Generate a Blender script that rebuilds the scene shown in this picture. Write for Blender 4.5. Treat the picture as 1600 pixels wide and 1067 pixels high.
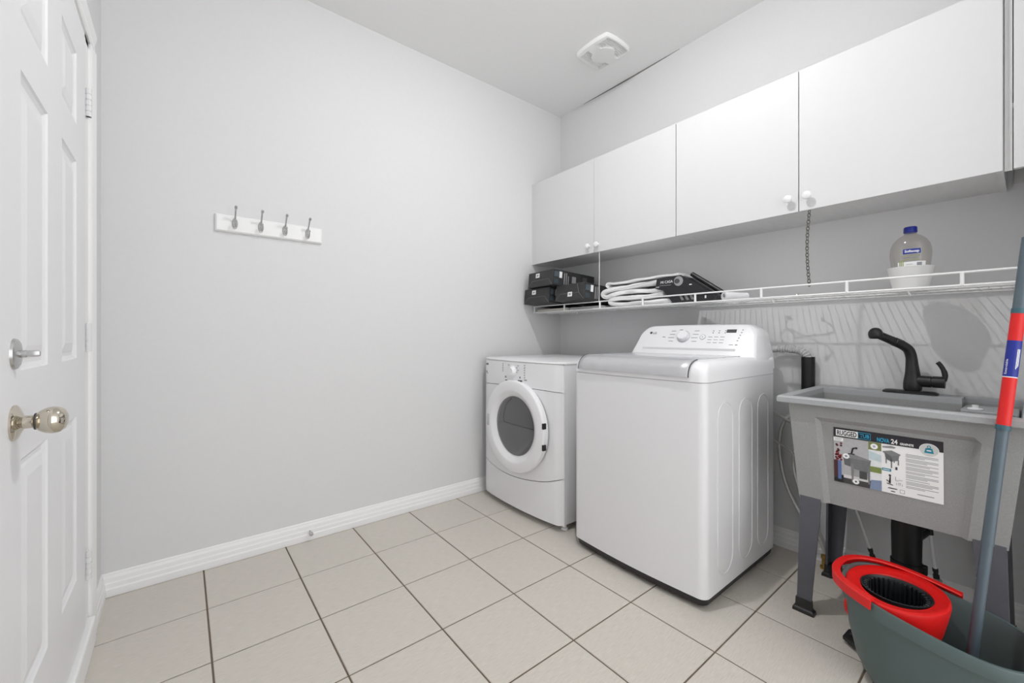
import bpy, bmesh, math, random
from math import sin, cos, pi, radians as R
from mathutils import Vector, Matrix
random.seed(7)
for o in list(bpy.data.objects): bpy.data.objects.remove(o, do_unlink=True)
S = bpy.context.scene
C = S.collection

# ------------------------------------------------------------------ camera, world, exposure
EYE = 1.06                                   # lens height above the floor
cam_d = bpy.data.cameras.new('camera'); cam = bpy.data.objects.new('camera', cam_d); C.objects.link(cam)
cam.location = (0, 0, EYE); cam.rotation_euler = (R(90), 0, R(51.4292 - 90))
cam_d.sensor_width = 36; cam_d.lens = 646.764 / 1600 * 36; cam_d.shift_y = -9.85 / 1600; cam_d.clip_start = 0.02
S.camera = cam
W = bpy.data.worlds.new('world'); S.world = W; W.use_nodes = True
W.node_tree.nodes['Background'].inputs[0].default_value = (0.985, 0.993, 1.0, 1)
W.node_tree.nodes['Background'].inputs[1].default_value = 2.4
LAMP = (1.10, 0.96, 2.768); LAMP_POWER = 17.5
S.view_settings.view_transform = 'Standard'; S.view_settings.look = 'None'
S.view_settings.gamma = 1; S.view_settings.exposure = -0.12
S.view_settings.use_curve_mapping = False

# room: rack wall at y=LY, cabinet wall at x=RX, door wall at x=LX, ceiling at ZC, open towards the rest of the house behind the camera
LY, RX, LX, ZC, RY = 2.343, 2.3636, -0.256, 2.798, -1.45

# ------------------------------------------------------------------ materials
def srgb(c):
    return tuple((v / 255 / 12.92) if v / 255 <= .04045 else ((v / 255 + .055) / 1.055) ** 2.4 for v in c) + (1,)
MATS = {}
def mat(name, col, rough=.5, metal=0., spec=.5, var=.03, scale=30, bump=0., stretch=(1, 1, 1), coat=0., emit=0.):
    if name in MATS: return MATS[name]
    m = bpy.data.materials.new(name); m.use_nodes = True; nt = m.node_tree; b = nt.nodes['Principled BSDF']
    tc = nt.nodes.new('ShaderNodeTexCoord'); mp = nt.nodes.new('ShaderNodeMapping'); mp.inputs['Scale'].default_value = stretch
    nz = nt.nodes.new('ShaderNodeTexNoise'); nz.inputs['Scale'].default_value = scale; nz.inputs['Detail'].default_value = 4
    nt.links.new(tc.outputs['Object'], mp.inputs['Vector']); nt.links.new(mp.outputs['Vector'], nz.inputs['Vector'])
    cr = nt.nodes.new('ShaderNodeValToRGB'); c = srgb(col)
    cr.color_ramp.elements[0].position = .3; cr.color_ramp.elements[1].position = .7
    cr.color_ramp.elements[0].color = tuple(max(0, v * (1 - var)) for v in c[:3]) + (1,)
    cr.color_ramp.elements[1].color = tuple(min(1, v * (1 + var)) for v in c[:3]) + (1,)
    nt.links.new(nz.outputs['Fac'], cr.inputs['Fac']); nt.links.new(cr.outputs['Color'], b.inputs['Base Color'])
    b.inputs['Roughness'].default_value = rough; b.inputs['Metallic'].default_value = metal
    b.inputs['Specular IOR Level'].default_value = spec; b.inputs['Coat Weight'].default_value = coat
    if bump:
        bp = nt.nodes.new('ShaderNodeBump'); bp.inputs['Strength'].default_value = bump; bp.inputs['Distance'].default_value = .002
        nt.links.new(nz.outputs['Fac'], bp.inputs['Height']); nt.links.new(bp.outputs['Normal'], b.inputs['Normal'])
    if emit:
        b.inputs['Emission Color'].default_value = (1, .985, .96, 1); b.inputs['Emission Strength'].default_value = emit
    MATS[name] = m; return m
def clear_mat(name, tint, gloss=.25, rough=.05):
    m = bpy.data.materials.new(name); m.use_nodes = True; nt = m.node_tree; nt.nodes.clear()
    out = nt.nodes.new('ShaderNodeOutputMaterial'); mx = nt.nodes.new('ShaderNodeMixShader')
    tr = nt.nodes.new('ShaderNodeBsdfTransparent'); gl = nt.nodes.new('ShaderNodeBsdfGlossy'); lw = nt.nodes.new('ShaderNodeLayerWeight')
    mr = nt.nodes.new('ShaderNodeMapRange'); mr.inputs['To Min'].default_value = .04; mr.inputs['To Max'].default_value = gloss
    lw.inputs['Blend'].default_value = .35
    tr.inputs['Color'].default_value = tuple(tint) + (1,); gl.inputs['Roughness'].default_value = rough
    nt.links.new(lw.outputs['Facing'], mr.inputs['Value']); nt.links.new(mr.outputs['Result'], mx.inputs[0])
    nt.links.new(tr.outputs[0], mx.inputs[1]); nt.links.new(gl.outputs[0], mx.inputs[2]); nt.links.new(mx.outputs[0], out.inputs['Surface'])
    MATS[name] = m; return m
WALL = mat('wall_paint', (220, 220, 221), .75, var=.008, scale=60, bump=.05, spec=.2)
CEIL = mat('ceiling_paint', (240, 240, 240), .9, var=.008, scale=60, spec=.1)
TRIM = mat('trim_paint', (240, 240, 240), .45, var=.006)
DOORP = mat('door_paint', (234, 234, 236), .45, var=.006)
CABW = mat('cabinet_white', (217, 217, 218), .5, var=.006, spec=.3)
CABU = mat('cabinet_carcass', (220, 220, 220), .6, var=.03, scale=8, stretch=(1, 6, 1))
GROUT = mat('grout', (112, 100, 86), .95, var=.12, scale=40)
TILE = mat('tile', (206, 200, 191), .42, var=.085, scale=14, stretch=(2.0, 30, 8), bump=.10, spec=.35)
ENAM = mat('white_enamel', (232, 232, 234), .28, var=.004, spec=.5, coat=.2)
PLAST = mat('white_plastic', (236, 236, 238), .35, var=.004)
SILV = mat('silver_band', (196, 196, 199), .33, metal=.35, var=.02)
LIDG = mat('lid_grey', (205, 206, 210), .15, var=.01)
BLACK = mat('black_plastic', (22, 22, 23), .4, var=.1)
BLKM = mat('matte_black', (34, 34, 35), .42, var=.08)
ABS = mat('black_pipe', (16, 16, 17), .5, var=.1)
DARK = mat('dark_gap', (58, 58, 58), .8, var=.05)
INK = mat('grey_ink', (150, 150, 153), .6, var=.03)
DINK = mat('dark_ink', (60, 60, 64), .5, var=.03)
NICK = mat('satin_nickel', (190, 190, 190), .25, metal=.9, var=.02)
POLI = mat('polished_nickel', (205, 198, 184), .08, metal=1., var=.01)
SINKG = mat('graphite_tub', (148, 149, 148), .6, var=.07, scale=260)
RIMG = mat('tub_rim', (164, 166, 168), .5, var=.04, scale=200)
LEGG = mat('leg_grey', (84, 85, 92), .5, var=.05)
BUCK = mat('bucket_grey', (80, 96, 95), .42, var=.05, scale=6)
BUCKI = BUCK
RED = mat('red_plastic', (214, 22, 20), .4, var=.03)
BASK = mat('basket_black', (30, 34, 36), .4, var=.1)
POLE = mat('pole_grey', (86, 99, 108), .35, var=.04, metal=.15)
BLUE = mat('blue_label', (24, 40, 140), .4, var=.03)
WHITE = mat('white_print', (240, 240, 240), .6, var=.005)
WIRE = mat('shelf_wire', (238, 238, 238), .4, var=.01)
BOXB = mat('box_black', (46, 46, 47), .5, var=.08, scale=20)
BOXE = mat('box_crease', (118, 118, 119), .5, var=.05)
TOWEL = mat('towel_white', (238, 238, 238), .95, var=.03, scale=150, bump=.7)
SLEEVE = mat('sleeve_black', (30, 30, 34), .35, var=.08)
PAPER = mat('paper_cream', (214, 210, 200), .8, var=.04)
HOSE = mat('hose_grey', (188, 188, 188), .4, var=.03)
BRAID = mat('braid_grey', (196, 196, 194), .35, var=.12, scale=300, metal=.3)
BRASS = mat('brass', (176, 142, 78), .35, metal=.8, var=.1)
CHAIN = mat('chain_steel', (120, 118, 112), .35, metal=.8, var=.1)
TEAL = mat('teal_print', (24, 132, 156), .5, var=.03)
CYAN = mat('cyan_print', (40, 172, 214), .5, var=.03)
GLASSD = clear_mat('dryer_glass', (.66, .66, .67), .35, .08)
BOTTLE = clear_mat('clear_bottle', (.90, .885, .86), .3, .06)
DRUM = mat('drum_grey', (168, 168, 168), .5, var=.04)
def ink(r, g, b): return mat('print_%d_%d_%d' % (r, g, b), (r, g, b), .55, var=.05, scale=90)

# ------------------------------------------------------------------ mesh helpers
def wloc(p):
    v = Vector((0, 0, 0))
    while p is not None: v += Vector(p.location); p = p.parent
    return v
def obj(name, bm, m, parent=None, smooth=False, local=False, sharp=35):
    """bm in world coordinates (or local to the parent when local=True) -> ONE mesh object"""
    bmesh.ops.recalc_face_normals(bm, faces=bm.faces[:])
    me = bpy.data.meshes.new(name)
    if parent is not None and not local: bmesh.ops.translate(bm, verts=bm.verts[:], vec=-wloc(parent))
    bm.to_mesh(me); bm.free()
    if smooth:
        me.polygons.foreach_set('use_smooth', [True] * len(me.polygons))
        me.set_sharp_from_angle(angle=R(sharp))
    for mm in (m if isinstance(m, (list, tuple)) else [m]): me.materials.append(mm)
    o = bpy.data.objects.new(name, me); C.objects.link(o)
    if parent is not None: o.parent = parent
    return o
def tag(o, label=None, cat=None, group=None, kind=None):
    for k, v in (('label', label), ('category', cat), ('group', group), ('kind', kind)):
        if v: o[k] = v
    return o
def thing(name, label, cat, loc, group=None, rot=None):
    o = bpy.data.objects.new(name, None); C.objects.link(o); o.location = loc; o.empty_display_size = .05
    if rot: o.rotation_euler = rot
    return tag(o, label, cat, group)
def center_origin(o):
    """move a one-mesh thing's origin to the middle of its base"""
    me = o.data; xs = [v.co for v in me.vertices]
    c = Vector(((min(v.x for v in xs) + max(v.x for v in xs)) / 2, (min(v.y for v in xs) + max(v.y for v in xs)) / 2, min(v.z for v in xs)))
    me.transform(Matrix.Translation(-c)); o.location = Vector(o.location) + c; return o
def dup(src, loc=None, parent=None):
    c = src.copy(); C.objects.link(c)
    if parent is not None: c.parent = parent
    if loc is not None: c.location = loc
    return c
def BM(): return bmesh.new()
def add_box(bm, a, b, bev=0, seg=2):
    r = bmesh.ops.create_cube(bm, size=1)['verts']
    c = [(a[i] + b[i]) / 2 for i in range(3)]; s = [abs(b[i] - a[i]) for i in range(3)]
    for v in r: v.co = Vector((c[0] + v.co.x * s[0], c[1] + v.co.y * s[1], c[2] + v.co.z * s[2]))
    if bev:
        es = list({e for v in r for e in v.link_edges})
        bmesh.ops.bevel(bm, geom=es, offset=bev, segments=seg, profile=.5, affect='EDGES')
    return bm
def box(a, b, bev=0, seg=2): return add_box(BM(), a, b, bev, seg)
def add_tube(bm, pts, r, n=10, cap=True, closed=False):
    P = [Vector(p) for p in pts]; rs = r if isinstance(r, (list, tuple)) else [r] * len(P); rings = []; up = None
    N = len(P)
    for i, p in enumerate(P):
        if closed: t = P[(i + 1) % N] - P[(i - 1) % N]
        else: t = P[min(i + 1, N - 1)] - P[max(i - 1, 0)]
        if t.length < 1e-9: t = Vector((0, 0, 1))
        t.normalize()
        if up is None:
            up = Vector((0, 0, 1)) if abs(t.z) < .9 else Vector((1, 0, 0))
        u = up - t * up.dot(t)
        if u.length < 1e-6: u = t.orthogonal()
        u.normalize(); w = t.cross(u); up = u
        rings.append([bm.verts.new(p + (u * cos(2 * pi * k / n) + w * sin(2 * pi * k / n)) * rs[i]) for k in range(n)])
    for i in range(N if closed else N - 1):
        a, b = rings[i], rings[(i + 1) % N]
        for k in range(n): bm.faces.new((a[k], a[(k + 1) % n], b[(k + 1) % n], b[k]))
    if cap and not closed:
        bm.faces.new(rings[0][::-1]); bm.faces.new(rings[-1])
    return bm
def tube(pts, r, n=10, cap=True, closed=False): return add_tube(BM(), pts, r, n, cap, closed)
def spline(pts, k=8):
    P = [Vector(p) for p in pts]; out = []
    for i in range(len(P) - 1):
        p0, p1, p2, p3 = P[max(i - 1, 0)], P[i], P[i + 1], P[min(i + 2, len(P) - 1)]
        for j in range(k):
            t = j / k
            out.append(.5 * ((2 * p1) + (-p0 + p2) * t + (2 * p0 - 5 * p1 + 4 * p2 - p3) * t * t + (-p0 + 3 * p1 - 3 * p2 + p3) * t ** 3))
    out.append(P[-1]); return out
def add_lathe(bm, prof, c, axis='z', n=32, sx=1., sy=1., cap=True):
    """prof: (radius, height) pairs about an axis through c"""
    rings = []
    for r, h in prof:
        ring = []
        for k in range(n):
            a = 2 * pi * k / n; u, v = cos(a) * r * sx, sin(a) * r * sy
            p = {'z': (u, v, h), 'x': (h, u, v), 'y': (u, h, v)}[axis]
            ring.append(bm.verts.new((c[0] + p[0], c[1] + p[1], c[2] + p[2])))
        rings.append(ring)
    for a, b in zip(rings, rings[1:]):
        for k in range(n): bm.faces.new((a[k], a[(k + 1) % n], b[(k + 1) % n], b[k]))
    if cap and prof[0][0] > 1e-5: bm.faces.new(rings[0][::-1])
    if cap and prof[-1][0] > 1e-5: bm.faces.new(rings[-1])
    bmesh.ops.remove_doubles(bm, verts=bm.verts[:], dist=1e-6)
    return bm
def lathe(prof, c, axis='z', n=32, sx=1., sy=1., cap=True): return add_lathe(BM(), prof, c, axis, n, sx, sy, cap)
def add_loft(bm, rings, cap=(True, True), closed=True):
    rr = [[bm.verts.new(p) for p in ring] for ring in rings]; n = len(rr[0])
    for a, b in zip(rr, rr[1:]):
        for k in range(n if closed else n - 1): bm.faces.new((a[k], a[(k + 1) % n], b[(k + 1) % n], b[k]))
    if cap[0]: bm.faces.new(rr[0][::-1])
    if cap[1]: bm.faces.new(rr[-1])
    return bm
def loft(rings, cap=(True, True), closed=True): return add_loft(BM(), rings, cap, closed)
def rrect(cx, cy, hx, hy, r, k=4):
    out = []
    for sx, sy, a0 in ((1, 1, 0), (-1, 1, 90), (-1, -1, 180), (1, -1, 270)):
        for j in range(k + 1):
            a = R(a0 + 90 * j / k); out.append((cx + sx * (hx - r) + r * cos(a), cy + sy * (hy - r) + r * sin(a)))
    return out
def sup(cx, cy, hx, hy, p=2.6, n=48):
    out = []
    for k in range(n):
        a = 2 * pi * k / n; c_, s_ = cos(a), sin(a)
        out.append((cx + hx * math.copysign(abs(c_) ** (2 / p), c_), cy + hy * math.copysign(abs(s_) ** (2 / p), s_)))
    return out
def text_bm(s, size, M, extrude=.0002, bold=0., align='LEFT', width=None):
    """lettering as a mesh; M maps text space (x right, y up, z out) to the world; width squeezes the line to a real width"""
    cu = bpy.data.curves.new('lettering', 'FONT'); cu.body = s; cu.size = size; cu.extrude = extrude; cu.offset = bold
    cu.align_x = align; cu.resolution_u = 3
    o = bpy.data.objects.new('lettering', cu); C.objects.link(o)
    dg = bpy.context.evaluated_depsgraph_get(); me = bpy.data.meshes.new_from_object(o.evaluated_get(dg))
    bm = BM(); bm.from_mesh(me); bpy.data.objects.remove(o, do_unlink=True); bpy.data.meshes.remove(me); bpy.data.curves.remove(cu)
    if width:
        w = max(v.co.x for v in bm.verts) - min(v.co.x for v in bm.verts)
        for v in bm.verts: v.co.x *= width / w
    bmesh.ops.transform(bm, matrix=M, verts=bm.verts[:]); return bm
def frame_to(origin, right, up):
    r = Vector(right).normalized(); u = Vector(up).normalized(); n = r.cross(u)
    M = Matrix((r, u, n)).transposed().to_4x4(); M.translation = Vector(origin); return M

# ------------------------------------------------------------------ the setting
def struct(name, bm, m, parent=None, **k):
    o = obj(name, bm, m, parent, **k)
    if parent is None: o['kind'] = 'structure'
    return o
struct('wall_left', add_box(add_box(box((LX - .12, 1.995, 0), (LX, LY, ZC)), (LX - .12, RY, 0), (LX, 1.09, ZC)), (LX - .12, 1.09, 2.085), (LX, 1.995, ZC)), WALL)
struct('wall_back', box((LX - .12, LY, 0), (RX + .12, LY + .12, ZC)), WALL)
struct('wall_right', box((RX, -.13, 0), (RX + .12, LY, ZC)), WALL)
struct('wall_side_added', box((1.90, RY, 0), (RX + .12, -.13, ZC)), WALL)        # unseen wall block, added to keep the world's light off the sink corner
ceil = struct('ceiling', box((LX - .12, RY, ZC), (RX + .12, LY + .12, ZC + .1)), CEIL)
# crack where ceiling meets cabinet wall, its shadow put in as a dark sliver
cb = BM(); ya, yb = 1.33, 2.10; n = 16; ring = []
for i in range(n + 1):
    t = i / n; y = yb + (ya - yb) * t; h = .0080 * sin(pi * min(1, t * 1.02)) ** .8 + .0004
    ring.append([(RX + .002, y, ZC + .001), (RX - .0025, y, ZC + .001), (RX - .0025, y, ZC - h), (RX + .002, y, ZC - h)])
crack = obj('crack', loft(ring), mat('crack_shadow_line', (128, 126, 124), .9, var=.15), ceil); crack['label'] = 'crack along the ceiling edge, its shadow drawn as a dark line'
floor = struct('floor', box((LX - .12, RY, -.05), (RX + .12, LY + .12, -.003)), GROUT)
SX, SY, OX, OY, GAP = .3297, .3324, .0766, 1.9897, .0028
def tile_bm(x0, x1, y0, y1):
    bv = .0016
    return loft([[(x0, y0, -.003), (x1, y0, -.003), (x1, y1, -.003), (x0, y1, -.003)],
                 [(x0, y0, -bv), (x1, y0, -bv), (x1, y1, -bv), (x0, y1, -bv)],
                 [(x0 + bv, y0 + bv, 0), (x1 - bv, y0 + bv, 0), (x1 - bv, y1 - bv, 0), (x0 + bv, y1 - bv, 0)]], cap=(False, True))
full = None
for i in range(-2, 8):
    for j in range(-10, 3):
        x0, x1, y0, y1 = OX + i * SX + GAP, OX + (i + 1) * SX - GAP, OY + j * SY + GAP, OY + (j + 1) * SY - GAP
        cx0, cx1, cy0, cy1 = max(x0, LX), min(x1, RX), max(y0, RY), min(y1, LY)
        if cx1 - cx0 < .01 or cy1 - cy0 < .01: continue
        if (cx0, cx1, cy0, cy1) == (x0, x1, y0, y1):
            if full is None:
                full = obj('tile', tile_bm(0, x1 - x0, 0, y1 - y0), TILE, floor, local=True); o = full
            else: o = dup(full, parent=floor)
            o.location = (x0, y0, 0)
        else: o = obj('tile', tile_bm(0, cx1 - cx0, 0, cy1 - cy0), TILE, floor, local=True); o.location = (cx0, cy0, 0)
# baseboards: stepped profile (height, depth)
BP = [(0, .0), (0, .016), (.028, .016), (.034, .0135), (.05, .013), (.056, .0105), (.072, .0095), (.082, .006), (.088, .0055), (.092, .003), (.092, 0)]
struct('baseboard_back', loft([[(x, LY - d, z) for z, d in BP] for x in (LX, RX)]), TRIM)
struct('baseboard_right', loft([[(RX - d, y, z) for z, d in BP] for y in (-.13, LY)]), TRIM)
struct('baseboard_left', loft([[(LX + d, y, z) for z, d in BP] for y in (2.098, LY)]), TRIM)
# door casing, jamb, sill
cas = BM()
prof = [(0, 0), (0, .010), (.008, .014), (.03, .012), (.05, .016), (.062, .018), (.072, .016), (.072, 0)]      # (away from the opening, proud)
add_loft(cas, [[(LX + d, 2.02 + s, z) for s, d in prof] for z in (.0, 2.062)])
add_loft(cas, [[(LX + d, 1.065 - s, z) for s, d in prof] for z in (.0, 2.062)])
add_loft(cas, [[(LX + d, y, 2.062 + s) for s, d in prof] for y in (.993, 2.092)])
struct('trim_1', cas, TRIM)
struct('trim_2', add_box(add_box(box((LX - .12, 1.958, .10), (LX + .004, 2.02, 2.062)), (LX - .12, 1.065, .10), (LX + .004, 1.122, 2.062)), (LX - .12, 1.065, 2.045), (LX + .004, 2.02, 2.062)), TRIM)
sill = box((LX - .12, 1.065, 0), (LX + .024, 2.018, .094), .006, 2)
struct('trim_3', sill, TRIM)
# the six-panel door (hinges on the right, latch on the left)
DX = -.250
door = BM(); y0, y1, z0, z1 = 1.124, 1.956, .097, 2.043
cols = [(1.250, 1.462), (1.610, 1.806)]; rows = [(.316, .814), (.990, 1.588), (1.700, 1.915)]
ys = [y0] + [v for c_ in cols for v in c_] + [y1]; zs = [z0] + [v for r_ in rows for v in r_] + [z1]
for a in range(5):
    for b in range(7):
        ya, yb, za, zb = ys[a], ys[a + 1], zs[b], zs[b + 1]
        if a % 2 and b % 2:
            add_loft(door, [[(DX - d, ya + s, za + s), (DX - d, yb - s, za + s), (DX - d, yb - s, zb - s), (DX - d, ya + s, zb - s)]
                            for s, d in ((0, 0), (.004, .004), (.012, .0085), (.020, .0085), (.026, .0055), (.048, .001))], cap=(False, True))
        else:
            door.faces.new([door.verts.new(p) for p in ((DX, ya, za), (DX, yb, za), (DX, yb, zb), (DX, ya, zb))])
bmesh.ops.remove_doubles(door, verts=door.verts[:], dist=1e-5)
add_loft(door, [[(x, y0, z0), (x, y1, z0), (x, y1, z1), (x, y0, z1)] for x in (DX, DX - .04)], cap=(False, True))
bmesh.ops.remove_doubles(door, verts=door.verts[:], dist=1e-5)
dr = struct('door_1', door, DOORP)
for z in (1.834, 1.053, .296):
    hg = BM(); add_tube(hg, [(DX + .007, 1.957, z - .047), (DX + .007, 1.957, z + .047)], .0065, 10)
    for k in range(5): add_tube(hg, [(DX + .007, 1.957, z - .047 + k * .0188), (DX + .007, 1.957, z - .047 + k * .0188 + .0165)], .0082, 10)
    add_box(hg, (DX - .001, 1.957, z - .045), (DX + .0035, 1.983, z + .045)); obj('hinge', hg, mat('hinge_paint', (226, 226, 227), .4, var=.01), dr, smooth=True)
db = obj('deadbolt', lathe([(0, .0085), (.012, .0085), (.024, .0065), (.0285, .004), (.030, 0)], (DX, 1.208, 1.024), 'x', 32), NICK, dr, smooth=True)
tb = box((DX + .012, 1.2035, 1.0185), (DX + .034, 1.2125, 1.0305), .003); add_tube(tb, [(DX + .007, 1.208, 1.024), (DX + .016, 1.208, 1.024)], .007, 12)
obj('thumb_turn', tb, NICK, db, smooth=True)
kb = obj('door_knob', lathe([(.0, .072), (.010, .0715), (.0185, .068), (.0245, .061), (.0265, .052), (.025, .043), (.020, .034), (.0155, .030), (.0155, .027), (.0125, .025), (.0125, .013), (.02, .010), (.030, .006), (.034, .003), (.034, 0)], (DX, 1.204, .893), 'x', 40), POLI, dr, smooth=True)
obj('knob_collar', lathe([(.0160, .0), (.0160, .0022)], (DX + .0275, 1.204, .893), 'x', 24), BLKM, kb)

# ------------------------------------------------------------------ ceiling lamp (above the picture's top edge) and exhaust vent
lt = thing('ceiling_lamp', 'small round white light fitting on the ceiling above the laundry machines', 'lamp', (LAMP[0], LAMP[1], ZC))
obj('base_ring', lathe([(0, 0), (.045, 0), (.045, -.003), (.040, -.005), (0, -.005)], (LAMP[0], LAMP[1], ZC), n=40), PLAST, lt, smooth=True)
obj('lens', lathe([(0, 0), (.024, 0), (.024, -.0008), (0, -.0010)], (LAMP[0], LAMP[1], ZC - .0052), n=32), mat('lens_glow', (250, 250, 245), .4, emit=8.0), lt)
ld = bpy.data.lights.new('lamp_light', 'POINT'); ld.energy = LAMP_POWER; ld.shadow_soft_size = .022; ld.color = (1, .995, .985)
la = bpy.data.lights.new('added_down_light', 'AREA'); la.shape = 'DISK'; la.size = .044; la.energy = LAMP_POWER * .60; la.color = (1, .995, .985)     # second light, added at the lamp to strengthen its downward throw
lb_ = bpy.data.objects.new('added_down_light', la); C.objects.link(lb_); lb_.parent = lt; lb_.location = (0, 0, LAMP[2] - ZC)
lo = bpy.data.objects.new('lamp_light', ld); C.objects.link(lo); lo.parent = lt; lo.location = (0, 0, LAMP[2] - ZC)
vb = BM(); VN = 72; vc = (2.012, 1.632); hu, hv = .122, .130; grid = []
def vent_h(u, v):
    r = math.hypot(u, v); e = max(abs(u), abs(v))
    if e > .985: return 0.
    h = .030 - .010 * (e ** 4)
    if abs(v) > .26 and r > .56 and abs(v) < .90 and abs(u) < .80:
        h = .006 + (.006 if (abs(v) * 9) % 1 < .45 else 0)
    return h
for a in range(VN + 1):
    row = []
    for b in range(VN + 1):
        u, v = a / VN * 2 - 1, b / VN * 2 - 1
        bu = u * math.sqrt(1 - .40 * v * v * u * u / 2) ; bv = v * math.sqrt(1 - .40 * u * u * v * v / 2)
        row.append(vb.verts.new((vc[0] + bu * hu, vc[1] + bv * hv, ZC - vent_h(u, v))))
    grid.append(row)
for a in range(VN):
    for b in range(VN): vb.faces.new((grid[a][b], grid[a + 1][b], grid[a + 1][b + 1], grid[a][b + 1]))
vt = tag(center_origin(obj('exhaust_vent', vb, mat('vent_plastic', (236, 236, 236), .5, var=.005), smooth=True, sharp=50)), 'square white exhaust fan cover with rounded corners on the ceiling', 'vent')

# ------------------------------------------------------------------ coat rack
ry = LY - .016
rk = thing('coat_rack', 'white board with four silver coat hooks mounted on the grey wall', 'coat rack', (.348, LY, 1.545))
obj('board', loft([[(x0, LY, a), (x1, LY, a), (x1, LY, b), (x0, LY, b)] if d == 0 else [(x0 + i_, LY - d, a + i_), (x1 - i_, LY - d, a + i_), (x1 - i_, LY - d, b - i_), (x0 + i_, LY - d, b - i_)]
     for x0, x1, a, b, d, i_ in ((.119, .577, 1.541, 1.620, 0, 0), (.119, .577, 1.541, 1.620, .010, 0), (.119, .577, 1.541, 1.620, .016, .006))]), TRIM, rk)
def hook(x, z=1.588):
    h = BM(); y = ry
    ring = []
    for s, d in ((1, 0), (1, .002), (.75, .0045), (.3, .006)):
        ring.append([(x + .0115 * s * cos(2 * pi * k / 20), y - d, z - .006 + .026 * s * sin(2 * pi * k / 20)) for k in range(20)])
    add_loft(h, ring)
    add_tube(h, spline([(x, y - .003, z + .004), (x, y - .014, z + .014), (x, y - .028, z + .032), (x, y - .042, z + .048), (x, y - .055, z + .057)], 5), [.0040] * 8 + [.0034] * 6 + [.0036, .0040, .0044, .0049, .0054, .0058, .006], 8)
    add_tube(h, [(x, y - .053, z + .056), (x, y - .0595, z + .0605)], [.0066, .0056], 10)
    add_tube(h, spline([(x, y - .003, z - .006), (x, y - .014, z - .022), (x, y - .026, z - .024), (x, y - .033, z - .010), (x, y - .034, z + .001)], 5), .0042, 8)
    add_lathe(h, [(0, -.007), (.005, -.005), (.0068, 0), (.005, .005), (0, .007)], (x, y - .034, z + .002), 'z', 10)
    for dz in (.008, -.022): add_lathe(h, [(.0, .0068), (.003, .006), (.0034, .003)], (x, y - .008 - .003, z + dz - .001), 'y', 8)
    return obj('coat_hook', h, NICK, rk, smooth=True)
for x in (.194, .299, .403, .507): hook(x)
ds = obj('door_stop', add_lathe(add_tube(BM(), [(.519, LY - .006, .047), (.519, LY - .040, .041)], .0045, 10), [(.0, -.012), (.008, -.010), (.0095, 0), (.0095, .004)], (.519, LY - .040, .041), 'y', 14), NICK, smooth=True)
tag(center_origin(ds), 'small metal door stop screwed into the white baseboard', 'door stop')

# ------------------------------------------------------------------ wall cabinets
CX, CZ0, CZ1 = 2.056, 1.586, 2.187
def cabinet(ya, yb, edges, knobs, label, open_bottom=False):
    t = thing('wall_cabinet', label, 'cabinet', (RX, (ya + yb) / 2, CZ0), 'white wall cabinets')
    b = BM(); x0 = CX + .019; th = .016
    zs_ = CZ0 + (.2 if open_bottom else 0.)
    add_box(b, (x0, ya, zs_), (RX, ya + th, CZ1 - .002)); add_box(b, (x0, yb - th, zs_), (RX, yb, CZ1 - .002))
    add_box(b, (x0, ya + th, CZ1 - .018), (RX, yb - th, CZ1 - .002)); add_box(b, (RX - .008, ya + th, CZ0 + .02), (RX - .001, yb - th, CZ1 - .018))
    if not open_bottom: add_box(b, (x0, ya + th, CZ0 + .004), (RX, yb - th, CZ0 + .02))
    else: add_box(b, (x0, ya + th, CZ0 + .2), (RX, yb - th, CZ0 + .216))
    obj('carcass', b, CABU, t)
    for (a, c), k in zip(edges, knobs):
        d = obj('cabinet_door', box((CX, a + .0016, CZ0 + .001), (CX + .018, c - .0016, CZ1), .0012, 2), CABW, t)
        if k:
            obj('knob', lathe([(.0085, 0), (.0070, -.006), (.0068, -.012), (.012, -.017), (.0165, -.022), (.0155, -.028), (.009, -.032), (0, -.0325)], (CX, k[0], k[1]), 'x', 24), PLAST, d, smooth=True)
    return t
c1 = cabinet(1.1795, LY, [(1.740, 2.300), (1.1795, 1.740)], [(1.777, 1.632), (1.704, 1.632)], 'white two-door wall cabinet in the corner above the dryer and towels')
obj('filler_strip', box((CX + .004, 2.301, CZ0 + .001), (CX + .018, LY, CZ1)), CABW, c1)
cabinet(.055, 1.1785, [(.618, 1.1785), (.055, .618)], [(.652, 1.644), (.583, 1.644)], 'white two-door wall cabinet above the sink with the metal chain under it')
c3 = cabinet(-.129, .0535, [(-.129, .036)], [None], 'white wall cabinet cut off by the right edge of the picture', True)
obj('filler_strip', box((CX + .016, .037, CZ0 + .001), (CX + .0188, .0535, CZ1)), CABU, c3)

# ------------------------------------------------------------------ wire shelf
SXF, SZL, SZT = 2.064, 1.229, 1.273
YE = -.125
sh = thing('wire_shelf', 'long white wire shelf with raised front rail under the cabinets', 'shelf', (RX, 1.0, SZL))
obj('top_rail', tube([(SXF, YE, SZT), (SXF, LY - .012, SZT)], .0038, 8), WIRE, sh, smooth=True)
obj('bottom_rail', tube([(SXF, YE, SZL), (SXF, LY - .012, SZL)], .0038, 8), WIRE, sh, smooth=True)
for x in (2.10, 2.215, 2.35): obj('support_rod', tube([(x, YE, SZL - .0042), (x, LY - .004, SZL - .0042)], .003, 6), WIRE, sh, smooth=True)
post = None
for k in range(10):
    y = 2.319 - .3105 * k
    if y < YE: break
    if post is None: post = obj('post', tube([(SXF, 0, SZL), (SXF, 0, SZT)], .0056, 10), WIRE, sh, smooth=True); base = Vector(post.location)
    o = post if k == 0 else dup(post, parent=sh)
    o.location = (0, y, 0)
wire = None; k = 0
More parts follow.
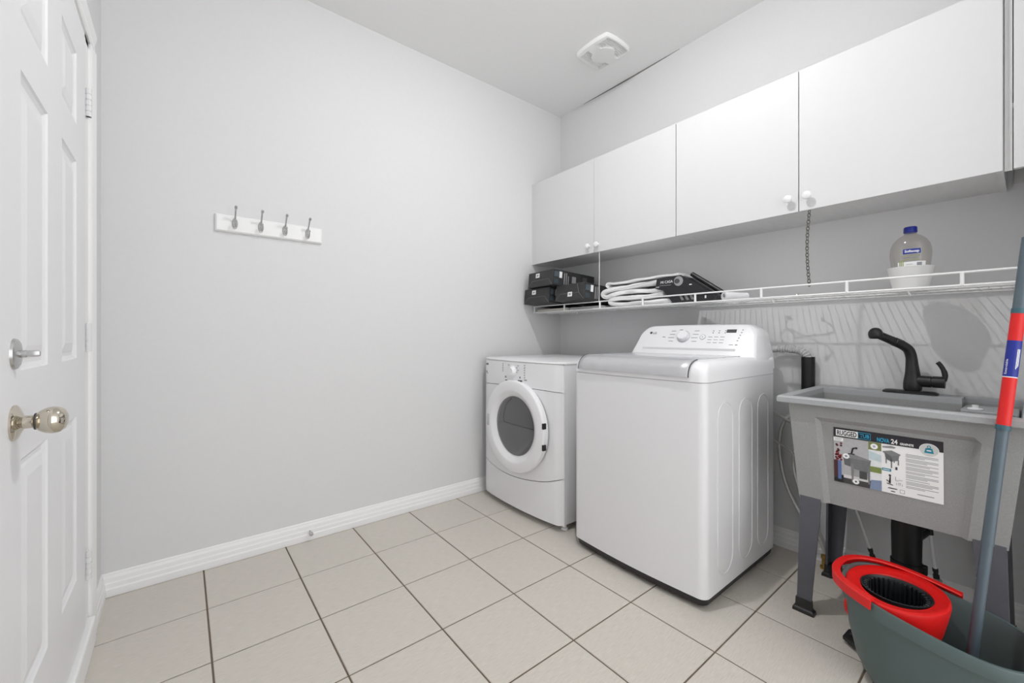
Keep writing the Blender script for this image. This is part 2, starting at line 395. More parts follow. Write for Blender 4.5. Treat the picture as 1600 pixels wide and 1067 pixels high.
while True:
    y = LY - .015 - .0254 * k
    if y < YE: break
    if wire is None: wire = obj('wire', tube([(SXF, 0, SZL), (SXF + .004, 0, SZL + .0012), (RX - .002, 0, SZL + .0012)], .0017, 6), WIRE, sh, smooth=True)
    o = wire if k == 0 else dup(wire, parent=sh)
    o.location = (0, y, 0); k += 1
for y in (1.93, .735, .285):
    cl = BM(); add_tube(cl, spline([(2.10, y, SZL - .004), (2.098, y - .004, SZL - .014), (2.104, y - .006, SZL - .022), (2.112, y - .004, SZL - .014)], 4), .0025, 6)
    obj('clip', cl, WIRE, sh, smooth=True)
# hanging chain and cord holding the shelf front to the cabinet
ch = thing('support_chain', 'steel link chain hanging from the cabinet to the shelf rail', 'chain', (2.068, .583, CZ0))
n = 23; proto = None
for k in range(n):
    z = CZ0 - .006 - k * (.306 / (n - 1)); yy = .583 + .008 * sin(pi * k / (n - 1))
    if proto is None:
        ln = BM(); pts = []
        for q in range(14):
            a = 2 * pi * q / 14; pts.append((0, .0052 * cos(a), .0092 * sin(a)))
        proto = obj('link', tube(pts, .0017, 6, closed=True), CHAIN, ch, smooth=True, local=True); o = proto
    else: o = dup(proto, parent=ch)
    o.location = (0, yy - .583, z - CZ0); o.rotation_euler = (0, 0, R(35 if k % 2 else -35))
co = obj('hanging_cord', tube(spline([(2.068, 1.705, CZ0), (2.068, 1.7055, 1.45), (2.066, 1.706, SZT + .003)], 4), .0022, 8), WIRE, smooth=True)
tag(center_origin(co), 'thin white cord running from cabinet down to the shelf by the black boxes', 'cord')

# ------------------------------------------------------------------ things on the shelf
def carton(loc, yaw, tilt, w, d, h, label, side_print):
    t = thing('cardboard_box', label, 'box', loc, 'black boxes on the wire shelf', (0, R(tilt), R(yaw)))
    # local: x into the shelf, y along the wall (0 .. w), z up
    L = dict(local=True)
    obj('carton', box((0, 0, 0), (d, w, h), .0025, 1), BOXB, t, **L)
    e = BM(); m = .022
    for p, q in (((.0, 0), (m * 2.2, h * .42)), ((w, 0), (w - m * 2.2, h * .42)), ((m * 2.2, h * .42), (w - m * 2.2, h * .42)), ((m * 2.2, h * .42), (m * 3.0, h * .96)) if side_print == 2 else ((m * 2.2, h * .42), (m * 2.2 + .001, h * .42))):
        add_tube(e, [(-.0004, p[0], p[1]), (-.0004, q[0], q[1])], .0011, 5)
    obj('flap_crease', e, BOXE, t, smooth=True, **L)
    s = obj('sticker', box((-.0012, w * .53 if side_print != 2 else w * .40, h * .60 if side_print != 2 else h * .22), (.0, w * .68 if side_print != 2 else w * .55, h * .88 if side_print != 2 else h * .50)), WHITE, t, **L)
    obj('barcode', box((-.0017, w * .57 if side_print != 2 else w * .44, h * .68 if side_print != 2 else h * .3), (-.001, w * .64 if side_print != 2 else w * .51, h * .80 if side_print != 2 else h * .42)), INK, s, **L)
    # printed long side (faces -y)
    prn = [(.012, .05, .12, .40, ink(58, 68, 76)), (.012, .05, .55, .88, ink(76, 86, 94)), (.055, .078, .50, .90, WHITE), (.095, .103, .12, .85, INK), (.112, .120, .12, .88, INK), (.13, .137, .12, .7, INK), (.165, .20, .30, .72, ink(140, 140, 142)), (.26, .30, .2, .8, ink(90, 90, 92))]
    for a, b, c_, f, m_ in prn:
        if b < d - .01: obj('side_print', box((a, -.0009, h * c_), (b, .0, h * f)), m_, t, **L)
    return t
carton((1.955, 2.050, 1.286), -2, 4.5, .272, .33, .106, 'lower black cardboard box against the wall, under another box', 1)
carton((1.957, 1.738, 1.288), -4, 5.0, .272, .31, .106, 'black cardboard box on the shelf beside the white towels', 2)
carton((1.925, 1.985, 1.3985), -7, 4.6, .290, .37, .106, 'top black cardboard box stacked on the other one in the corner', 1)
fl = [((2.085, 2.00, 1.2335), (2.33, 2.31, 1.252), PAPER, 'cream folded paper packet flat under the corner black boxes'), ((2.08, 1.70, 1.2335), (2.33, 1.97, 1.250), mat('grey_packet', (176, 176, 178), .7), 'grey flat packet lying under the right black box')]
for a, b, m_, lb in fl:
    tag(center_origin(obj('paper_packet', box(a, b, .004, 2), m_, smooth=True)), lb, 'packet', 'flat packets on the shelf')
# folded towels: a folded sheet swept along the shelf
def towel(path, th, x0, x1, label, seed):
    """a folded cloth: a thick sheet following a folded line (y, z), as deep as the shelf"""
    P = spline([(0, y, z) for y, z in path], 7); rings = []; NX = 14
    up_, lo_ = [], []
    for i, p in enumerate(P):
        t = (P[min(i + 1, len(P) - 1)] - P[max(i - 1, 0)]).normalized(); n_ = Vector((0, -t.z, t.y)); u_ = i / (len(P) - 1)
        h = th / 2 * (1 + .12 * sin(5 * u_ * pi + seed)) ; up_.append(p + n_ * h); lo_.append(p - n_ * h)
    outline = up_ + lo_[::-1]
    for k in range(NX + 1):
        f = k / NX; x = x0 + (x1 - x0) * f; e = min(f, 1 - f) * NX; s_ = 1 if e >= 1 else .82
        c_ = [(up_[i] + lo_[i]) / 2 for i in range(len(up_))]; c_ = c_ + c_[::-1]
        rings.append([(x + .004 * sin(17 * p.y + 31 * p.z + seed), q.y + (p.y - q.y) * s_ + .003 * sin(9 * f + seed), q.z + (p.z - q.z) * s_ + .0018 * sin(11 * f + 40 * p.y)) for p, q in zip(outline, c_)])
    return tag(center_origin(obj('towel', loft(rings), TOWEL, smooth=True, sharp=80)), label, 'towel', 'folded white towels on the shelf')
towel([(1.22, 1.249), (1.40, 1.249), (1.585, 1.249), (1.622, 1.255), (1.635, 1.268), (1.615, 1.281), (1.55, 1.286), (1.40, 1.282), (1.27, 1.292)], .026, 2.086, 2.32, 'bottom folded white towel on the shelf, beneath the other one', 1)
towel([(1.19, 1.317), (1.30, 1.313), (1.42, 1.318), (1.53, 1.322), (1.61, 1.311), (1.665, 1.301), (1.692, 1.307), (1.700, 1.323), (1.675, 1.339), (1.60, 1.345), (1.45, 1.352), (1.30, 1.361), (1.19, 1.364)], .027, 2.090, 2.33, 'upper folded white towel on the pile, touching the black boxes', 2)
towel([(1.655, 1.360), (1.672, 1.370), (1.668, 1.384), (1.648, 1.386), (1.62, 1.380), (1.52, 1.384), (1.38, 1.390), (1.19, 1.392)], .014, 2.10, 2.33, 'thin white cloth rolled at its end on top of the towels', 3)
# black printed sleeve of the bedding pack, leaning to the right
sl = thing('bedding_pack', 'black printed cardboard pack leaning against the white towels', 'package', (2.085, 1.11, 1.233))
A, B_, C_, D_ = (1.290, 1.376), (1.150, 1.383), (.985, 1.262), (1.205, 1.238)
def prism_x(poly, xa, xb):
    return loft([[(x, p[0], p[1]) for p in poly] for x in (xa, xb)])
obj('sleeve', prism_x([(1.300, 1.374), (1.160, 1.380), (1.138, 1.368), (.980, 1.256), (.985, 1.2345), (1.205, 1.2345), (1.262, 1.305), (1.310, 1.318)], 2.0695, 2.0765), SLEEVE, sl)
obj('pack_body', prism_x([(1.160, 1.376), (1.138, 1.366), (.983, 1.256), (.988, 1.2345), (1.160, 1.2345)], 2.0765, 2.20), SLEEVE, sl)
pc = obj('picture_panel', lathe([(.0, .0), (.026, .0), (.026, -.0006), (0, -.0006)], (2.0693, 1.172, 1.349), 'x', 24), ink(150, 150, 152), sl)
obj('picture_detail', lathe([(.0, .0), (.013, .0), (.013, -.0005), (0, -.0005)], (2.0688, 1.180, 1.349), 'x', 20, sx=1.2), ink(70, 70, 72), pc)
tx = frame_to((2.0690, 1.278, 1.343), (0, -1, .02), (0, .02, 1))
obj('brand_lettering', text_bm('MI CASA', .020, tx, width=.072), WHITE, sl)
obj('print_line', box((2.0690, 1.215, 1.3315), (2.0696, 1.283, 1.3335)), INK, sl)
obj('print_line', box((2.0690, 1.305, 1.322), (2.0696, 1.285, 1.330)), INK, sl)
for k in range(3):
    yy = 1.17 - .028 * k
    obj('print_block', prism_x([(yy, 1.276), (yy - .013, 1.276), (yy - .030, 1.245), (yy - .015, 1.245)], 2.0690, 2.0696), ink(128, 128, 128), sl)
obj('print_mark', box((2.0690, 1.098, 1.322), (2.0696, 1.112, 1.327)), WHITE, sl)
obj('print_mark', box((2.0690, 1.022, 1.248), (2.0696, 1.030, 1.262)), WHITE, sl)
rl = tag(center_origin(obj('black_roll', tube([(2.16, 1.146, 1.392), (2.16, .968, 1.268)], .0125, 16), BLACK, smooth=True)), 'black roll leaning over the printed bedding pack', 'roll')
wr = BM(); cx_, cz_ = 2.110, 1.2545
dv = Vector((.85, -.52, 0)).normalized()
add_loft(wr, [[tuple(Vector((cx_, .955, cz_)) + dv * l + Vector((dv.y, -dv.x, 0)) * r_ * cos(2 * pi * k / 24) + Vector((0, 0, 1)) * r_ * sin(2 * pi * k / 24)) for k in range(24)]
     for l, r_ in ((.06, .0125), (.0, .0125), (.0, .021), (.02, .0215), (.125, .0185), (.13, .0))], cap=(True, False))
bmesh.ops.remove_doubles(wr, verts=wr.verts[:], dist=1e-6)
tag(center_origin(obj('paper_roll', wr, PLAST, smooth=True)), 'short white hollow roll lying on the wire shelf', 'roll')
# metal double hook lying on the shelf
hk = BM(); hz = SZL + .0075
def P2(x, y, z=0): return (x, y, hz + z)
def hk_arm(pts, r_=.0034): add_tube(hk, spline([P2(*p) for p in pts], 5), r_, 8)
hk_arm([(2.290, .770), (2.273, .7785), (2.2551, .780), (2.2329, .8069), (2.2109, .7986), (2.198, .790)])
hk_arm([(2.2551, .779), (2.241, .757), (2.230, .754), (2.2116, .757), (2.190, .762)], .0042)
hk_arm([(2.2225, .7517), (2.229, .7098), (2.233, .663), (2.238, .6207), (2.248, .606), (2.262, .6087), (2.276, .6274)])
hk_arm([(2.255, .772), (2.233, .720), (2.217, .681), (2.200, .644), (2.186, .633), (2.175, .6385), (2.166, .653)])
for p in ((2.282, .634), (2.163, .6565)): add_lathe(hk, [(0, -.008), (.006, -.006), (.0085, 0), (.006, .006), (0, .008)], P2(p[0], p[1], .003), 'z', 14)
add_loft(hk, [[P2(2.298, .757, z), P2(2.284, .748, z), P2(2.282, .772, z), P2(2.297, .775, z)] for z in (0, .005)])
tag(center_origin(obj('wire_hook', hk, NICK, smooth=True)), 'bent metal double hook lying on the wire shelf below the chain', 'hook')
# soap refill standing in a white tub
SXc, SYc = 2.195, .290
bt = thing('soap_bottle', 'clear soap refill bottle with blue cap standing in white tub', 'bottle', (SXc, SYc, 1.238))
body = []
bprof = [(.046, 1.240), (.052, 1.246), (.054, 1.262), (.056, 1.33), (.0585, 1.352), (.060, 1.372), (.0585, 1.392), (.054, 1.41), (.045, 1.426), (.033, 1.438), (.022, 1.445), (.0175, 1.449), (.0175, 1.456)]
obj('body', add_lathe(BM(), [(r_, z - 1.238) for r_, z in bprof], (SXc, SYc, 1.238), 'z', 40, .80, 1.0), BOTTLE, bt, smooth=True)
obj('cap', lathe([(.0, 1.476), (.0175, 1.476), (.0195, 1.473), (.0200, 1.4555), (.0185, 1.4535)], (SXc, SYc, 0), 'z', 32), BLUE, bt, smooth=True)
# label follows the curved front of the bottle
def on_bottle(a, z, off=.0006):
    for (r0, z0_), (r1, z1_) in zip(bprof, bprof[1:]):
        if z0_ <= z <= z1_: r_ = r0 + (r1 - r0) * (z - z0_) / (z1_ - z0_)
    return (SXc + (r_ + off) * .80 * cos(a), SYc + (r_ + off) * sin(a), z)
AF = R(188)
def curved(a0, a1, z0_, z1_, off=.0008, skew=0.):
    g = BM(); NA = 14; rows_ = []
    for zz in (0, .33, .66, 1):
        rows_.append([g.verts.new(on_bottle(a0 + (a1 - a0) * i / NA, z0_ + (z1_ - z0_) * zz + skew * (i / NA - .5), off)) for i in range(NA + 1)])
    for r0, r1 in zip(rows_, rows_[1:]):
        for i in range(NA): g.faces.new((r0[i], r0[i + 1], r1[i + 1], r1[i]))
    return g
lbl = obj('brand_label', curved(AF - R(22), AF + R(26), 1.3675, 1.386), BLUE, bt, smooth=True)
tb = text_bm('Softsoap', .0135, Matrix.Identity(4), extrude=.0002, bold=.0003, align='CENTER', width=.040)
for v in tb.verts:
    zz = 1.3727 + v.co.y; p = on_bottle(AF + R(2) + v.co.x / .060, zz, .0014 + v.co.z); v.co = Vector(p)
obj('brand_lettering', tb, WHITE, lbl)
for z, m_, s in ((1.358, ink(150, 152, 118), 1), (1.3515, ink(140, 142, 150), .9), (1.3445, ink(160, 162, 120), .95)):
    obj('label_line', curved(AF - R(28) * s, AF + R(24) * s, z, z + .0028), m_, bt, smooth=True)
wl = obj('ingredients_label', curved(AF - R(40), AF + R(44), 1.262, 1.338), WHITE, bt, smooth=True)
for k in range(3): obj('label_line', curved(AF - R(14), AF + R(4 + 5 * k), 1.327 - .007 * k, 1.3285 - .007 * k, .0013), INK, wl, smooth=True)
obj('label_emblem', curved(AF + R(16), AF + R(31), 1.318, 1.334, .0013), ink(150, 152, 160), wl, smooth=True)
for k in range(3): obj('leaf_print', curved(AF - R(34 - 5 * k), AF - R(31 - 5 * k), 1.322, 1.344, .0016, 0), ink(150, 160, 96), wl, smooth=True)
tubp = [(.0, 1.2325), (.046, 1.2325), (.050, 1.236), (.0665, 1.316), (.0685, 1.3185), (.0670, 1.320), (.0640, 1.318), (.0495, 1.2385), (0, 1.2365)]
tag(center_origin(obj('plastic_tub', lathe(tubp, (SXc, SYc, 0), 'z', 40), mat('tub_white', (238, 238, 236), .5, var=.01), smooth=True)), 'white plastic tub on wire shelf holding the soap bottle', 'tub')

# ------------------------------------------------------------------ dryer
DY0, DY1, DXF, DXB = 1.556, 2.284, 1.586, 2.27
dy = thing('dryer', 'white front-loading dryer with round grey door window in the corner', 'dryer', (1.9, 1.92, 0))
dz = .914; yc = (DY0 + DY1) / 2
def bulge(y, amt=.036):
    t = (y - yc) / ((DY1 - DY0) / 2); return DXF - amt * (1 - t * t) ** .75 if abs(t) < 1 else DXF
NB = 24
def front_ring(z, y0=DY0, y1=DY1, amt=.036, inset=0., rb=.020):
    ys_ = [y0 + (y1 - y0) * k / NB for k in range(NB + 1)]; out = []
    for k, y in enumerate(ys_):
        e = min(y - DY0, DY1 - y); rr_ = 0
        if e < rb: rr_ = rb - math.sqrt(max(0, rb * rb - (rb - e) ** 2))
        out.append((bulge(y, amt) + rr_ + inset, y, z))
    return out
def dslab(z0, z1, name, mt, zf0=None, inset=0., back=DXF + .014):
    """front panel: curved face between z0(y) and z1(y)"""
    bm = BM(); fr = []
    f0 = zf0 if zf0 else (lambda y: z0)
    f1 = z1 if callable(z1) else (lambda y: z1)
    for r_ in front_ring(0, inset=inset): fr.append((r_, f0(r_[1]), f1(r_[1])))
    lo = [bm.verts.new((p[0], p[1], a)) for p, a, b in fr]; hi = [bm.verts.new((p[0], p[1], b)) for p, a, b in fr]
    mid = [bm.verts.new((p[0] - .001, p[1], a + (b - a) * .5)) for p, a, b in fr]
    bl_ = [bm.verts.new((back, p[1], a)) for p, a, b in fr]; bh = [bm.verts.new((back, p[1], b)) for p, a, b in fr]
    for i in range(NB):
        bm.faces.new((lo[i], lo[i + 1], mid[i + 1], mid[i])); bm.faces.new((mid[i], mid[i + 1], hi[i + 1], hi[i]))
        bm.faces.new((lo[i + 1], lo[i], bl_[i], bl_[i + 1])); bm.faces.new((hi[i], hi[i + 1], bh[i + 1], bh[i]))
        bm.faces.new((bl_[i], bh[i], bh[i + 1], bl_[i + 1]))
    for s, i in ((1, 0), (-1, NB)):
        f = (lo[i], mid[i], hi[i], bh[i], bl_[i]); bm.faces.new(f if s > 0 else f[::-1])
    return obj(name, bm, mt, dy, smooth=True, sharp=40)
seam_hi = lambda y: .752 - .010 * ((y - yc) / .36) ** 2 + .008 * (1 - (y - DY0) / .728)
def kick(y):
    t = (DY1 - y) / (DY1 - DY0); return .262 - .052 * sin(pi * min(1, t * 1.0) ** .85) + .012 * t + (.016 * max(0, (t - .85) / .15))
obj('cabinet', box((DXF + .012, DY0 + .003, .036), (DXB, DY1 - .003, dz - .012), .006, 2), ENAM, dy, smooth=True)
obj('top_panel', loft([[(front_ring(0)[k][0] + i_ - .002, front_ring(0)[k][1], z) for k in range(NB + 1)] + [(DXB, DY1 - .002, z), (DXB, DY0 + .002, z)] for z, i_ in ((dz - .013, .004), (dz - .008, .0), (dz - .003, .002), (dz, .008))]), ENAM, dy, smooth=True, sharp=50)
dslab(0, lambda y: dz - .014, 'control_panel', PLAST, lambda y: seam_hi(y) + .0016)
dslab(0, lambda y: seam_hi(y) - .0016, 'front_panel', ENAM, lambda y: kick(y) + .002)
dslab(0, lambda y: kick(y) - .002, 'kick_panel', ENAM, lambda y: .036)
obj('seam', box((DXF + .016, DY0 + .010, .05), (DXF + .05, DY1 - .010, dz - .03)), DARK, dy)
for y in (DY0 + .035, DY1 - .035):
    for x in (DXF + .05, DXB - .06): obj('foot', lathe([(.012, .04), (.012, .012), (.02, .008), (.02, 0)], (x, y, 0), 'z', 16), PLAST, dy, smooth=True)
DC = (1.9020, .5245); dxp = 1.534
ring = [(.266, .022), (.270, .0), (.271, -.010), (.268, -.0155), (.262, -.018), (.216, -.021), (.209, -.0195), (.203, -.016), (.178, .000), (.174, .003), (.172, .013)]
door_r = obj('door_ring', lathe(ring, (dxp, DC[0], DC[1]), 'x', 64, cap=False), PLAST, dy, smooth=True, sharp=60)
obj('window_pane', lathe([(0, -.010), (.09, -.0090), (.15, -.006), (.1725, .000), (.1725, .0025), (.15, -.003), (.09, -.0060), (0, -.007)], (dxp, DC[0], DC[1]), 'x', 48), GLASSD, door_r, smooth=True)
dg = BM(); add_lathe(dg, [(0, .0015), (.171, .0015), (.171, .0)], (dxp, DC[0], DC[1]), 'x', 48)
obj('drum_back', lathe([(0, .0), (.1705, .0), (.1705, .0015), (0, .0015)], (dxp + .0115, DC[0], DC[1]), 'x', 48), DRUM, door_r, smooth=True); dg.free()
lw = []
for k in range(25):
    a = pi + pi * k / 24; lw.append((DC[0] + .168 * cos(a), DC[1] + .168 * sin(a)))
lw = [(y, min(z, DC[1] + .000)) for y, z in lw]
obj('lint_ledge', loft([[(dxp + x, y, z + .012 * (z > DC[1] - .001) - .01) for y, z in lw] for x in (.0115, .0045)]), mat('ledge_grey', (186, 186, 190), .5), door_r)
obj('drum_seal', tube(spline([(dxp + .0075, DC[0] + .035, DC[1] + .158), (dxp + .0075, DC[0] + .085, DC[1] + .118), (dxp + .0075, DC[0] + .112, DC[1] + .05), (dxp + .0075, DC[0] + .108, DC[1] + .012), (dxp + .0075, DC[0] + .06, DC[1] + .006), (dxp + .0075, DC[0] - .16, DC[1] + .004)], 6), .0028, 6), BLACK, door_r, smooth=True)
obj('door_grip', box((dxp - .0215, DC[0] + .222, DC[1] - .035), (dxp - .008, DC[0] + .258, DC[1] + .045), .008, 3), mat('grip_grey', (198, 198, 198), .5), door_r, smooth=True)
for z in (.568, .452): obj('hinge_cap', box((dxp - .019, DC[0] - .2715, z - .016), (dxp + .004, DC[0] - .258, z + .016), .003, 2), BLACK, door_r)
# controls
cxk = bulge(1.925) - .001
kn = obj('dial', lathe([(.0, -.022), (.022, -.022), (.025, -.018), (.030, -.003), (.033, -.002), (.033, .004)], (cxk, 1.935, .845), 'x', 32), PLAST, dy, smooth=True)
def dmark(y, z, w, h, m_=INK, name='panel_mark'): obj(name, box((bulge(y) - .0028, y - w / 2, z - h / 2), (bulge(y) + .004, y + w / 2, z + h / 2)), m_, dy)
for k in range(4): dmark(1.975 - .014 * (k % 2), .880 - .013 * k, .012, .0035)
for k in range(4): dmark(1.885 + .012 * (k % 2), .880 - .013 * k, .014, .0035)
for k in range(5): dmark(2.035, .884 - .011 * k, .008, .004)
for k in range(6): dmark(1.828, .884 - .014 * k, .007, .005)
dmark(1.820, .80, .022, .006); dmark(2.005, .806, .014, .012); dmark(2.000, .786, .018, .005, DINK); dmark(1.868, .812, .006, .010, DINK); dmark(1.868, .792, .036, .007, DINK)
obj('brand_badge', lathe([(.0, -.0026), (.020, -.0026), (.020, .004)], (bulge(2.225) + .0005, 2.222, .872), 'x', 24, sx=1.0, sy=.36), ink(128, 128, 130), dy)
dmark(2.235, .822, .006, .012, DINK); dmark(2.225, .812, .016, .004)

# ------------------------------------------------------------------ washer
WY0, WY1, WX0, WX1 = .770, 1.446, 1.552, 2.215
wz = .876; wyc = (WY0 + WY1) / 2
ws = thing('washing_machine', 'large white top-loading washing machine with grey lid band beside the sink', 'washer', (1.88, wyc, 0))
def wring(z, ins=0., x0=WX0, x1=WX1, r=.034, bow=.014, n=14):
    pts = []
    # front (bowed), going from y1 to y0, rounded vertical corners
    for j in range(7):
        a = R(90 * j / 6); pts.append((x0 + ins + .0 + r - r * sin(a) + (bow * 0), WY1 - ins - r + r * cos(a), z))
    for k in range(1, n):
        t = k / n; pts.append((x0 + ins - bow * sin(pi * t), WY1 - ins - r + (WY0 - WY1 + 2 * (ins + r)) * t, z))
    for j in range(7):
        a = R(90 * j / 6); pts.append((x0 + ins + r - r * cos(a), WY0 + ins + r - r * sin(a), z))
    pts += [(x1 - ins, WY0 + ins, z), (x1 - ins, WY1 - ins, z)]
    return pts
obj('body', loft([wring(.046), wring(wz - .0012)]), ENAM, ws, smooth=True, sharp=40)
obj('seam', loft([wring(wz - .002, .003), wring(wz + .002, .003)]), mat('seam_grey', (170, 170, 170), .6), ws)
obj('base_frame', loft([wring(.016, .010), wring(.046, .004)]), BLKM, ws, smooth=True, sharp=40)
for x in (WX0 + .07, WX1 - .06):
    for y in (WY0 + .06, WY1 - .06): obj('foot', lathe([(.018, .03), (.018, .012), (.028, .006), (.028, 0)], (x, y, 0), 'z', 18), BLACK, ws, smooth=True)
# top deck: bullnosed front and sides
rings = []
for z, fi, si in ((wz + .0012, 0, 0), (.900, .0, .001), (.918, .004, .002), (.932, .011, .005), (.944, .022, .010), (.953, .036, .018), (.958, .052, .030), (.960, .075, .045)):
    rg = []
    for p in wring(z, 0, WX0 - .001):
        x, y, _ = p; bk_ = max(.0, min(1, (WX1 - .05 - x) / .35))
        rg.append((x + fi * bk_, wyc + (y - wyc) * (1 - si * (.15 + .85 * bk_) / (WY1 - WY0) * 2), z))
    rings.append(rg)
obj('top_deck', loft(rings), PLAST, ws, smooth=True, sharp=50)
# lid with silver handle band wrapping over the front edge
LY0, LY1 = .838, 1.398
bp = [(1.5445, .893), (1.5455, .906), (1.5495, .920), (1.5565, .933), (1.5675, .9445), (1.5805, .9525), (1.597, .9585), (1.618, .9615)]
def bow_y(y): return -.013 * sin(pi * min(1, max(0, (y - WY0) / (WY1 - WY0))))
ys_ = [LY0 + (LY1 - LY0) * k / 16 for k in range(17)]
def band_ring(y, e):
    return [(x + bow_y(y) * max(0, 1 - (x - 1.54) / .2) - .004 * e, y, z + .003 * e) for x, z in bp] + [(1.618, y, .945), (1.60, y, .925), (1.575, y, .90)]
lid = obj('lid', box((1.612, LY0 + .004, .955), (2.012, LY1 - .004, .9640), .004, 2), LIDG, ws, smooth=True)
bd = obj('lid_handle', loft([band_ring(LY0 - .004, 0)] + [band_ring(y, 1) for y in ys_] + [band_ring(LY1 + .004, 0)]), SILV, lid, smooth=True, sharp=50)
for y in (LY0 - .006, LY1 + .006):
    obj('lid_gap', tube([(x + bow_y(y) * max(0, 1 - (x - 1.54) / .2) - .0015, y, z + .0015) for x, z in bp], .0016, 6), DARK, lid, smooth=True)
obj('lid_gap', tube([(2.014, LY0, .9615), (2.014, LY1, .9615)], .002, 6), mat('hinge_grey', (150, 150, 152), .5), lid, smooth=True)
# console
def console_ring(x, grow, zt):
    hw = (WY1 - WY0) / 2 - grow; top = zt; rr_ = .072; out = []
    out.append((x(.90), wyc + hw + .0, .90)); out.append((x(.958), wyc + hw - .003, .958))
    N = 8
    for j in range(N + 1):
        a = R(90 * j / N); yy = wyc + hw - .020 - rr_ + rr_ * cos(a); zz = top - rr_ + rr_ * sin(a); out.append((x(zz), yy, zz))
    for k in range(1, 8):
        yy = wyc + (hw - .020 - rr_) * (1 - 2 * k / 8); out.append((x(top + .004 * sin(pi * k / 8)), yy, top + .004 * sin(pi * k / 8)))
    for j in range(N + 1):
        a = R(90 - 90 * j / N); yy = wyc - hw + .020 + rr_ - rr_ * cos(a); zz = top - rr_ + rr_ * sin(a); out.append((x(zz), yy, zz))
    out.append((x(.958), wyc - hw + .003, .958)); out.append((x(.90), wyc - hw, .90))
    return out
face = lambda z: 2.022 + (z - .958) * .62
cs = obj('console', loft([console_ring(lambda z: face(z) + .003, .014, 1.103), console_ring(lambda z: face(z) + .007, .006, 1.109), console_ring(lambda z: face(z) + .016, .002, 1.112), console_ring(lambda z: 2.16 + (z - .958) * .16, .0, 1.113), console_ring(lambda z: 2.236, .002, 1.104)]), PLAST, ws, smooth=True, sharp=45)
# console details: everything lies on the sloping face
fu = Vector((.62, 0, 1)).normalized(); fn = Vector((-1, 0, .62)).normalized()
def fpt(y, z, off=0.): return Vector((face(z) + .003, y, z)) + fn * off
def plate(y0, y1, z0, z1, m_, name, parent=cs, off=.0008):
    b = BM(); add_loft(b, [[tuple(fpt(y, z, o_)) for y, z in ((y0, z0), (y1, z0), (y1, z1), (y0, z1))] for o_ in (-.001, off)]); return obj(name, b, m_, parent)
plate(.872, 1.375, .984, .994, mat('groove_grey', (205, 205, 207), .5), 'console_groove')
plate(.889, .935, 1.072, 1.088, DINK, 'display')
km = frame_to(fpt(1.150, 1.052, .0), (0, -1, 0), fu)
def lathe_m(prof, M, n=36):
    b = lathe(prof, (0, 0, 0), 'z', n); bmesh.ops.transform(b, matrix=M, verts=b.verts[:]); return b
dk = obj('dial', lathe_m([(.034, 0), (.034, .004), (.031, .0045), (.031, .003), (.0275, .003), (.0265, .020), (.024, .023), (0, .0235)], km), PLAST, cs, smooth=True)
obj('dial_ring', lathe_m([(.0345, .0), (.0345, .0046), (.0315, .005), (.0315, .0)], km), SILV, dk, smooth=True)
b = lathe_m([(.013, .0), (.013, .002), (.011, .0026), (0, .0026)], frame_to(fpt(1.047, 1.050), (0, -1, 0), fu), 24); sb = obj('start_button', b, PLAST, cs, smooth=True)
obj('button_mark', lathe_m([(.0022, .0026), (.0022, .0032), (0, .0032)], frame_to(fpt(1.047, 1.050), (0, -1, 0), fu), 10), DINK, sb)
obj('button_ring', lathe_m([(.0150, .0), (.0150, .0012), (.0132, .0012), (.0132, 0)], frame_to(fpt(1.047, 1.050), (0, -1, 0), fu), 24), INK, sb)
lg = obj('brand_emblem', lathe_m([(.0078, .0), (.0078, .001), (0, .001)], frame_to(fpt(1.352, 1.0735), (0, -1, 0), fu), 20), DINK, cs)
obj('brand_lettering', text_bm('LG', .0185, frame_to(fpt(1.340, 1.0665, .0008), (0, -1, 0), fu), bold=.0003), ink(105, 105, 108), cs)
for k in range(4):
    for s in (0, 1):
        yy = (1.215 if s == 0 else 1.085) + (0 if s else 0); plate(yy - .012, yy + .014 + .004 * ((k * 7) % 3), 1.081 - .018 * k, 1.0835 - .018 * k, INK, 'program_mark')
plate(1.166, 1.184, 1.0875, 1.0895, DINK, 'program_mark'); plate(1.256, 1.272, 1.048, 1.052, INK, 'program_mark')
for c_ in range(3):
    yy = 1.000 - .030 * c_
    for rr_ in range(2): plate(yy - .003, yy + .003, 1.070 + .010 * rr_, 1.073 + .010 * rr_, DINK, 'indicator')
    for rr_ in range(3): plate(yy - .010 + .008, yy + .018, 1.050 - .014 * rr_, 1.0522 - .014 * rr_, INK, 'option_mark')
for k in range(5): plate(.858 + .003 * k, .864 + .003 * k, 1.084 - .013 * k, 1.0865 - .013 * k, DINK, 'indicator')
plate(.888, .908, 1.012, 1.0145, INK, 'option_mark'); plate(.868, .879, 1.011, 1.0155, INK, 'option_mark')
for xa, xb in ((1.652, 1.782), (1.842, 1.972), (2.032, 2.150)):
    r_ = (xb - xa) / 2; pts = []
    for k in range(13): a = pi * k / 12; pts.append(((xa + xb) / 2 + r_ * cos(a), WY0 - .0002, .79 - r_ + r_ * sin(a)))
    for k in range(13): a = pi + pi * k / 12; pts.append(((xa + xb) / 2 + r_ * cos(a), WY0 - .0002, .10 + r_ + r_ * sin(a)))
    obj('side_rib', tube(pts, .0028, 6, closed=True), ENAM, ws, smooth=True, sharp=80)

